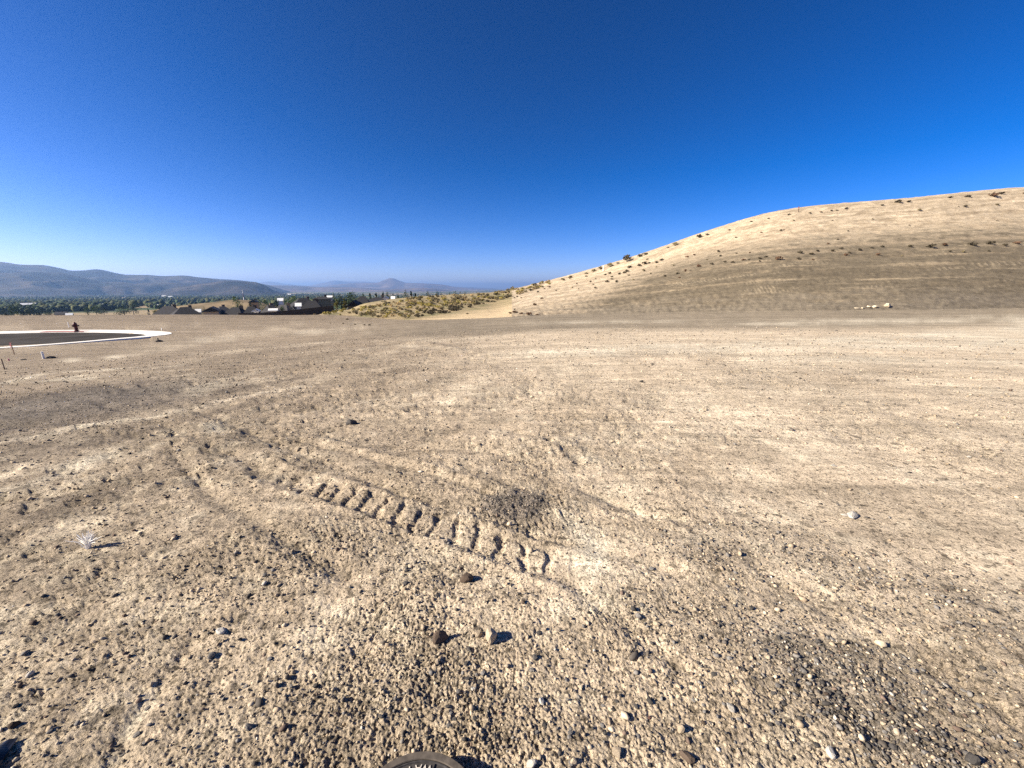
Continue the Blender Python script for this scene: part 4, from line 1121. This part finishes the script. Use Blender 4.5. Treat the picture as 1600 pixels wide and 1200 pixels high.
def tree(px, py_top, r, wpx, sh, col, label, group=None, name='tree'):
    top = at(px, py_top, r); g = zter(top.x, top.y); hh = max(top.z - g, 1.5)
    w = wpx * depth(top) / F
    e = empty(name, (top.x, top.y, g), random.uniform(0, 6.28))
    wn_ = {'round': 0.84, 'cone': 0.62, 'pop': 0.36}[sh]
    e.scale = (w / wn_, w / wn_, hh)
    obj('crown', CROWN[(sh, col, random.randrange(2))], None, e); obj('trunk', TRUNK, None, e)
    return tag(e, label, 'tree', group)
T = [(368, 464.5, 260, 17, 'round', 'green', 'round bright green tree above the dark roofs'),
     (390, 473, 230, 12, 'round', 'dark', 'small dark tree right of the round green tree'),
     (412, 470, 260, 20, 'round', 'green', 'broad green tree in front of the orange-tan house'),
     (430, 468, 300, 14, 'round', 'dark', 'dark tree between two broad green trees'),
     (455, 464, 280, 24, 'round', 'green', 'broad green tree left of the slate-roofed house'),
     (443, 467, 320, 12, 'round', 'yellow', 'yellowish tree beside the broad green tree by the slate roof'),
     (525, 466, 150, 8, 'pop', 'yellow', 'narrow upright yellow-green tree, left of the pair by the lit gable'),
     (538, 466, 150, 8, 'pop', 'yellow', 'narrow upright yellow-green tree, right of the pair by the lit gable'),
     (519, 460, 200, 11, 'round', 'dark', 'dark tree behind the pair of narrow upright trees'),
     (532, 460, 210, 13, 'round', 'dark', 'dark tree directly left of the tall green tree'),
     (545, 458, 210, 18, 'round', 'green', 'tall green tree behind the lit gable'),
     (554, 457.5, 220, 15, 'round', 'dark', 'dark tree right behind the lit gable'),
     (566, 460, 220, 14, 'round', 'dark', 'dark round tree above the long low roof, leftmost'),
     (578, 456.5, 230, 9, 'cone', 'dark', 'pointed conifer above the long low roof, leftmost conifer'),
     (587, 456.5, 230, 9, 'cone', 'dark', 'pointed conifer above the long low roof, middle conifer'),
     (598, 455, 230, 9, 'cone', 'dark', 'pointed conifer above the long low roof, tallest conifer'),
     (605, 456, 240, 8, 'round', 'dark', 'dark tree right of the tallest conifer'),
     (614, 460, 240, 10, 'round', 'blue', 'blue-green tree left of the big tree group'),
     (622, 459.5, 240, 9, 'round', 'dark', 'small dark tree left of the big tree group'),
     (632, 454.5, 200, 11, 'round', 'dark', 'big dark tree standing over the sage bank, left of the spire'),
     (642, 453, 200, 8, 'cone', 'dark', 'dark spire-shaped conifer over the sage bank'),
     (649, 457, 200, 7, 'cone', 'dark', 'small conifer right of the dark spire'),
     (667, 455.5, 260, 10, 'round', 'dark', 'round dark tree on the bank horizon, first right of the conifers'),
     (682, 456, 260, 10, 'round', 'dark', 'round dark tree on the bank horizon, second right of the conifers'),
     (690, 457.5, 260, 6, 'round', 'dark', 'small round tree touching the second round dark tree'),
     (702, 457.5, 280, 5, 'round', 'dark', 'tiny round tree left of the twin poplars'),
     (709, 455, 280, 3.6, 'pop', 'dark', 'left one of the twin poplars on the bank horizon'),
     (712, 454.5, 280, 3.6, 'pop', 'dark', 'right one of the twin poplars on the bank horizon'),
     (719, 455.5, 280, 4, 'pop', 'dark', 'single poplar right of the twin poplars'),
     (726, 457, 280, 8, 'round', 'dark', 'small round tree right of the single poplar'),
     (744, 456.5, 280, 4, 'round', 'dark', 'last tiny tree on the bank horizon'),
     (205, 472, 520, 17, 'round', 'dark', 'dark tree in the valley fields left of the dark-roofed houses'),
     (192, 480, 480, 22, 'round', 'green', 'green bushy tree beside the dark valley tree'),
     (148, 478, 520, 14, 'round', 'green', 'green tree below the long white valley roofs'),
     (160, 479, 540, 12, 'round', 'dark', 'dark tree right of the green tree below the white roofs'),
     (134, 480, 520, 10, 'round', 'green', 'small green tree left below the white roofs'),
     (30, 474, 480, 20, 'round', 'dark', 'dark tree in front of the big white valley roof, left one'),
     (44, 476, 480, 18, 'round', 'dark', 'dark tree in front of the big white valley roof, right one'),
     (16, 478, 460, 14, 'round', 'green', 'green tree near the left edge before the white roof'),
     (5, 482, 440, 14, 'round', 'blue', 'blue-green tree at the left edge'),
     (60, 482, 480, 16, 'round', 'blue', 'blue-green tree right of the two dark trees'),
     (75, 484, 470, 12, 'round', 'dark', 'low dark tree at the end of the left tree group'),
     (30, 488, 380, 10, 'round', 'yellow', 'small yellow-green bush tree at the field edge'),
     (247, 478, 330, 12, 'round', 'dark', 'dark tree at the left end of the dark-roofed houses'),
     (241, 484, 320, 9, 'round', 'yellow', 'yellow-green tree beside the small white dome'),
     (231, 482, 420, 6, 'cone', 'dark', 'small dark conifer in the field left of the houses'),
     (311, 480, 190, 6, 'round', 'yellow', 'yellow-green tree between the first two dark roofs'),
     (320, 481, 190, 7, 'round', 'dark', 'dark tree just left of the pale gable'),
     (405, 480, 150, 10, 'round', 'yellow', 'yellow-green bush tree against the fence'),
     (440, 479, 140, 10, 'round', 'green', 'green bush tree over the fence, left of the slate roof'),
     (345, 466.5, 430, 8, 'round', 'yellow', 'golden tree on the tan bank left of the round green tree')]
for q in T: tree(*q)
# the wooded valley floor, too far to count: one mass
def wood(name, label, n, seed, box, szr):
    rs = np.random.default_rng(seed); V, Fc, C = [], [], []
    base = np.array([(math.cos(a) * c, math.sin(a) * c, s_) for s_, c in ((0.05, .6), (.45, 1.0), (.8, .7)) for a in np.linspace(0, 6.283, 6)[:-1]] + [(0, 0, 1.0)])
    fb = []
    for lv in range(2):
        for k in range(5):
            a, b_, c, d_ = lv * 5 + k, lv * 5 + (k + 1) % 5, (lv + 1) * 5 + (k + 1) % 5, (lv + 1) * 5 + k
            fb += [(a, b_, c), (a, c, d_)]
    fb += [(10 + k, 10 + (k + 1) % 5, 15) for k in range(5)]
    fb = np.array(fb)
    cnt = 0
    while cnt < n:
        px = rs.uniform(box[0], box[1]); r = math.exp(rs.uniform(math.log(box[2]), math.log(box[3])))
        a = heading(px); x, y = r * math.sin(a), r * math.cos(a)
        if vnoise(np.array([x * 0.0022]), np.array([y * 0.0045]), seed)[0] < -0.12 and rs.random() < 0.93: continue
        g = zter(x, y); s_ = rs.uniform(*szr)
        for l in range(2):
            o = rs.normal(size=3) * s_ * np.array([.45, .45, .15]); sc = s_ * rs.uniform(.45, .9)
            vv = base * np.array([sc * .55, sc * .55, sc]) * (1 + .35 * (rs.random((16, 1)) - .5))
            V.append(vv + np.array([x, y, g]) + o * np.array([1, 1, .5])); Fc.append(fb + 16 * len(Fc))
            c = np.array([(0.040, 0.058, 0.026), (0.028, 0.042, 0.022), (0.065, 0.07, 0.03)][rs.integers(3)]) * rs.uniform(.7, 1.25)
            C.append(np.repeat(c[None], 16, 0))
        cnt += 1
    me = np_mesh(name, np.concatenate(V), np.concatenate(Fc)); point_color(me, 'tint', np.concatenate(C))
    tag(obj(name, me, M_wood), label, 'wood', kind='stuff')
M_wood = mat_attr('wood_leaves', layers=((0.6, 0.35),))
wood('valley_wood', 'dark woods and orchards covering the valley floor below the hills', 6500, 5, (-260, 560, 720, 4300), (7, 13))
wood('plain_trees', 'thin line of far trees on the plain under the pointed peak', 900, 9, (440, 780, 900, 5200), (5, 9))

# ------------------------------------------------------------------ houses
M_roof = mat_basic('dark_shingles', (0.030, 0.029, 0.031), 0.9, 0.2, 0.3, 3.0)
M_roof2 = mat_basic('grey_shingles', (0.075, 0.07, 0.068), 0.9, 0.2, 0.25, 3.0)
M_glass = mat_basic('window_glass', (0.02, 0.025, 0.03), 0.1, 0.6)
M_trim = mat_basic('white_trim', (0.75, 0.74, 0.70), 0.7, 0.3, 0.04, 3.0)
WALL = {k: mat_basic('wall_' + k, c, 0.9, 0.2, 0.1, 2.0) for k, c in dict(tan=(0.42, 0.33, 0.23), brown=(0.11, 0.08, 0.06), grey=(0.20, 0.20, 0.19), green=(0.13, 0.135, 0.10), cream=(0.55, 0.46, 0.36), white=(0.74, 0.73, 0.70), slate=(0.075, 0.08, 0.09), orange=(0.48, 0.29, 0.14), red=(0.22, 0.07, 0.06)).items()}
def house(px, py_top, r, wpx, wall, label, roof=None, deep=9.0, turn=0.0, pitch=0.55, name='house', windows=True, gable_front=False, chim=True, cat='house', walls_min=2.4, hip=True):
    """ridge top seen at px,py_top; stands on the ground there"""
    top = at(px, py_top, r); g = zter(top.x, top.y)
    L = wpx * depth(top) / F
    e = empty(name, (top.x, top.y, g), -math.atan2(top.x, top.y) * 0.85 + turn)
    W = L if gable_front else deep
    run = (L if gable_front else W) / 2
    rise = run * pitch; tot = max(top.z - g, rise + walls_min); hw = tot - rise
    DP = deep if gable_front else L                              # length of the ridge
    def P(a, b, z):                                              # a along the ridge, b across
        return (b, a, z) if gable_front else (a, b, z)
    A, B = DP / 2, run
    v = [P(-A, -B, -1), P(A, -B, -1), P(A, B, -1), P(-A, B, -1), P(-A, -B, hw), P(A, -B, hw), P(A, B, hw), P(-A, B, hw), P(-A, 0, hw + rise - .12), P(A, 0, hw + rise - .12)]
    if hip and not gable_front: v[8] = P(-A, 0, hw); v[9] = P(A, 0, hw)
    wl_ = MB().add(v, [(0, 1, 5, 4), (2, 3, 7, 6), (1, 2, 6, 9, 5), (3, 0, 4, 8, 7)]).build('wall', WALL[wall], e)
    ov = 0.45; Ar = A + ov; Br = B + ov; zo = hw - ov * pitch; t_ = 0.18
    hp = 0.0 if (gable_front or not hip) else min(run * 0.9, A * 0.8)
    v = [P(-Ar, -Br, zo), P(Ar, -Br, zo), P(Ar - hp, 0, hw + rise), P(-Ar + hp, 0, hw + rise), P(Ar, Br, zo), P(-Ar, Br, zo)]
    v += [(q[0], q[1], q[2] + t_) for q in v]
    rf = MB().add(v, [(0, 1, 2, 3), (3, 2, 4, 5), (6, 9, 8, 7), (9, 11, 10, 8), (0, 6, 7, 1), (5, 4, 10, 11), (1, 7, 8, 2), (2, 8, 10, 4), (0, 3, 9, 6), (3, 5, 11, 9), (1, 2, 4), (7, 10, 8), (0, 5, 3), (6, 9, 11)]).build('roof', roof or M_roof, e)
    if chim:
        MB().box(P(A * .4, B * .3, hw + rise * .85 + .3), (0.9, 0.7, 1.6)).build('chimney', WALL['brown'], rf)
    if windows:
        nwin = max(2, int(L / 4.5))
        for k in range(nwin):
            x = -L / 2 + (k + .5) * L / nwin; yf = -(DP / 2 if gable_front else B)
            if k == nwin // 2:
                d_ = MB().box((x, yf - .03, 1.05), (1.0, .08, 2.1)).build('door', M_trim if wall != 'white' else WALL['brown'], e)
                continue
            w_o = MB().box((x, yf - .03, min(1.5, hw * .6)), (1.7, .08, 1.3)).build('window', M_trim, e)
            MB().box((x, yf - .075, min(1.5, hw * .6)), (1.5, .02, 1.1)).build('pane', M_glass, w_o)
    return tag(e, label, cat)
house(263, 479, 190, 34, 'brown', 'low dark house at the left end of the row, grey roof slope', M_roof2)
house(289, 480.5, 175, 34, 'tan', 'long black-roofed house second from the left of the row', turn=.2)
house(331, 480, 165, 18, 'tan', 'small house with pale tan gable facing the lot', gable_front=True, chim=False, roof=M_roof2)
house(347, 479.5, 172, 20, 'brown', 'dark house right behind the pale tan gable', M_roof2, turn=.5)
house(368, 481, 165, 28, 'slate', 'slate-walled dark house in the middle of the row', turn=-.3)
house(393, 482.5, 150, 22, 'brown', 'low black-roofed house under the orange-tan house')
house(396, 468.5, 330, 12, 'orange', 'orange-tan house standing above the row among trees', M_roof2, gable_front=True)
house(423, 477.5, 140, 16, 'tan', 'boxy tan-walled house behind the fence', M_roof, turn=.4)
house(443, 477, 150, 24, 'brown', 'brown dark-roofed house right of the boxy tan one', M_roof2, turn=-.3)
house(474, 466.5, 170, 36, 'slate', 'large slate-roofed house left of the olive-walled house', turn=.25, pitch=.6)
house(503, 464, 185, 24, 'green', 'tall olive-walled house with a black flat-pitched roof', pitch=.2)
house(488, 477, 125, 30, 'slate', 'low slate roof just over the fence below the olive house')
house(553.5, 470.5, 125, 14, 'cream', 'house with bright cream gable beside the sage bank', gable_front=True, chim=False, pitch=.8, deep=14)
house(567, 471.5, 135, 20, 'brown', 'dark-roofed wing right of the bright cream gable', chim=False)
house(590, 465.5, 150, 36, 'brown', 'long low dark roof partly hidden by the sage bank', pitch=.3)
def shed(px, py, r, wpx, wall, label, roof=None, **k): return house(px, py, r, wpx, wall, label, roof or M_trim, windows=True, chim=False, name='shed', cat='shed', hip=False, **k)
shed(43, 473.5, 900, 16, 'white', 'big white-roofed barn among the trees at far left', deep=20)
shed(68, 480.5, 800, 8, 'white', 'small white shed right of the big white-roofed barn', deep=10)
shed(90, 479, 850, 14, 'grey', 'grey shed with pale roof left of the tan field', deep=12)
shed(147, 475.8, 1000, 24, 'white', 'long white-roofed shed in the valley, left of a pair', deep=18, pitch=.3)
shed(180, 475.8, 1050, 18, 'cream', 'long cream shed in the valley, right of a pair', deep=18, pitch=.3)
shed(108, 489.5, 420, 6, 'white', 'tiny white shed at the edge of the lot horizon', deep=5)
shed(95, 487.5, 440, 12, 'red', 'low dark red shed at the edge of the lot horizon', M_roof2, deep=6)
shed(249, 485, 260, 4.5, 'white', 'small white dome-like shed left of the first dark house', deep=4, gable_front=True)
shed(256, 461.5, 2600, 5, 'white', 'tiny white roof far out in the wooded valley, left of two', deep=16)
shed(266, 462.5, 2500, 5, 'white', 'tiny white roof far out in the wooded valley, right of two', deep=16)
shed(240, 474, 1300, 5, 'white', 'tiny white farm building beyond the tan field', deep=14)
shed(247, 477, 800, 4, 'white', 'tiny white farm building above the first dark house', deep=10)
shed(309.5, 483.5, 180, 4, 'white', 'small bright white shed between the dark roofs', deep=3)
shed(400, 483.5, 118, 5, 'white', 'small white rounded shed against the fence', deep=3, gable_front=True)
shed(427, 483, 110, 7, 'white', 'low white trailer-sized shed behind the fence', deep=3, pitch=.2)
shed(466, 474, 150, 5, 'white', 'small white shed right of the brown house', deep=3)
shed(514, 462.5, 205, 9, 'white', 'white flat-roofed building right of the olive house', deep=8, pitch=.15)
shed(603, 463.8, 148, 5, 'white', 'small white gable at the end of the long low roof', deep=4, gable_front=True)
shed(614, 463.5, 170, 3, 'white', 'tiny white shed among trees above the sage bank', deep=3)
shed(438, 466, 420, 7, 'white', 'small white building beyond the broad green tree', deep=8)
shed(452, 459, 3200, 4, 'white', 'tiny white roof at the far edge of the plain', deep=20)
# mast
p = at(378.5, 452.5, 900); g = zter(p.x, p.y); hh = p.z - g
ms = empty('radio_mast', (p.x, p.y, g)); tag(ms, 'thin red and white mast rising from the valley trees', 'mast')
for k in range(4):
    MB().tube([(0, 0, hh * k / 4), (0, 0, hh * (k + 1) / 4)], [.9 - .15 * k, .9 - .15 * (k + 1)], 8).build('mast_section', M_whp if k % 2 else M_hyd, ms)

# ------------------------------------------------------------------ dark fence below the houses
M_fence = mat_basic('dark_fence', (0.070, 0.058, 0.048), 0.9, 0.15, 0.25, 1.2)
fl = [at(372, 489.2, 92), at(400, 489.0, 92), at(432, 487, 93), at(465, 483.5, 95), at(500, 479.5, 98), at(520, 477.5, 101)]
fn = empty('fence', fl[0]); tag(fn, 'long dark board fence running below the houses at the lot edge', 'fence')
fpts = []
for a, b in zip(fl[:-1], fl[1:]):
    m_ = max(1, int((b - a).length / 2.4))
    for k in range(m_): fpts.append(a.lerp(b, k / m_))
fpts.append(fl[-1])
for k, p in enumerate(fpts):
    MB().box((p.x - fl[0].x, p.y - fl[0].y, p.z - fl[0].z - 1.6), (.12, .12, 3.3)).build('post', M_fence, fn)
    if k == len(fpts) - 1: break
    q = fpts[k + 1]; d_ = (q - p); d2 = Vector((d_.x, d_.y)).normalized()
    nb = 8; b = MB()
    for i in range(nb):
        c = p.lerp(q, (i + .5) / nb) - fl[0]; w_ = d_.length / nb * .5 - .004
        ux, uy = d2.x * w_, d2.y * w_; tx, ty = -d2.y * .012, d2.x * .012
        z1, z0 = c.z + random.uniform(-.02, .02), c.z - 3.0
        vv = [(c.x - ux - tx, c.y - uy - ty, z0), (c.x + ux - tx, c.y + uy - ty, z0), (c.x + ux + tx, c.y + uy + ty, z0), (c.x - ux + tx, c.y - uy + ty, z0)]
        vv += [(a_, b_, z1) for a_, b_, _ in vv]
        b.add(vv, [(3, 2, 1, 0), (4, 5, 6, 7), (0, 1, 5, 4), (1, 2, 6, 5), (2, 3, 7, 6), (3, 0, 4, 7)])
    b.build('panel', M_fence, fn)

# ------------------------------------------------------------------ haze
hz = MB().box((0, 0, 0), (2, 2, 2)).mesh('haze')
hm = bpy.data.materials.new('haze'); hm.use_nodes = True
hn = hm.node_tree.nodes; hn.clear()
ho = hn.new('ShaderNodeOutputMaterial'); hv = hn.new('ShaderNodeVolumePrincipled')
hv.inputs['Color'].default_value = (0.33, 0.56, 0.98, 1); hv.inputs['Density'].default_value = 8.0e-5; hv.inputs['Anisotropy'].default_value = 0.4
hm.node_tree.links.new(hv.outputs[0], ho.inputs['Volume'])
haze = obj('haze', hz, hm, None, (0, 0, 125)); haze.scale = (32000, 32000, 225)
tag(haze, 'thin blue haze over the valley and the far hills', 'haze', kind='stuff')
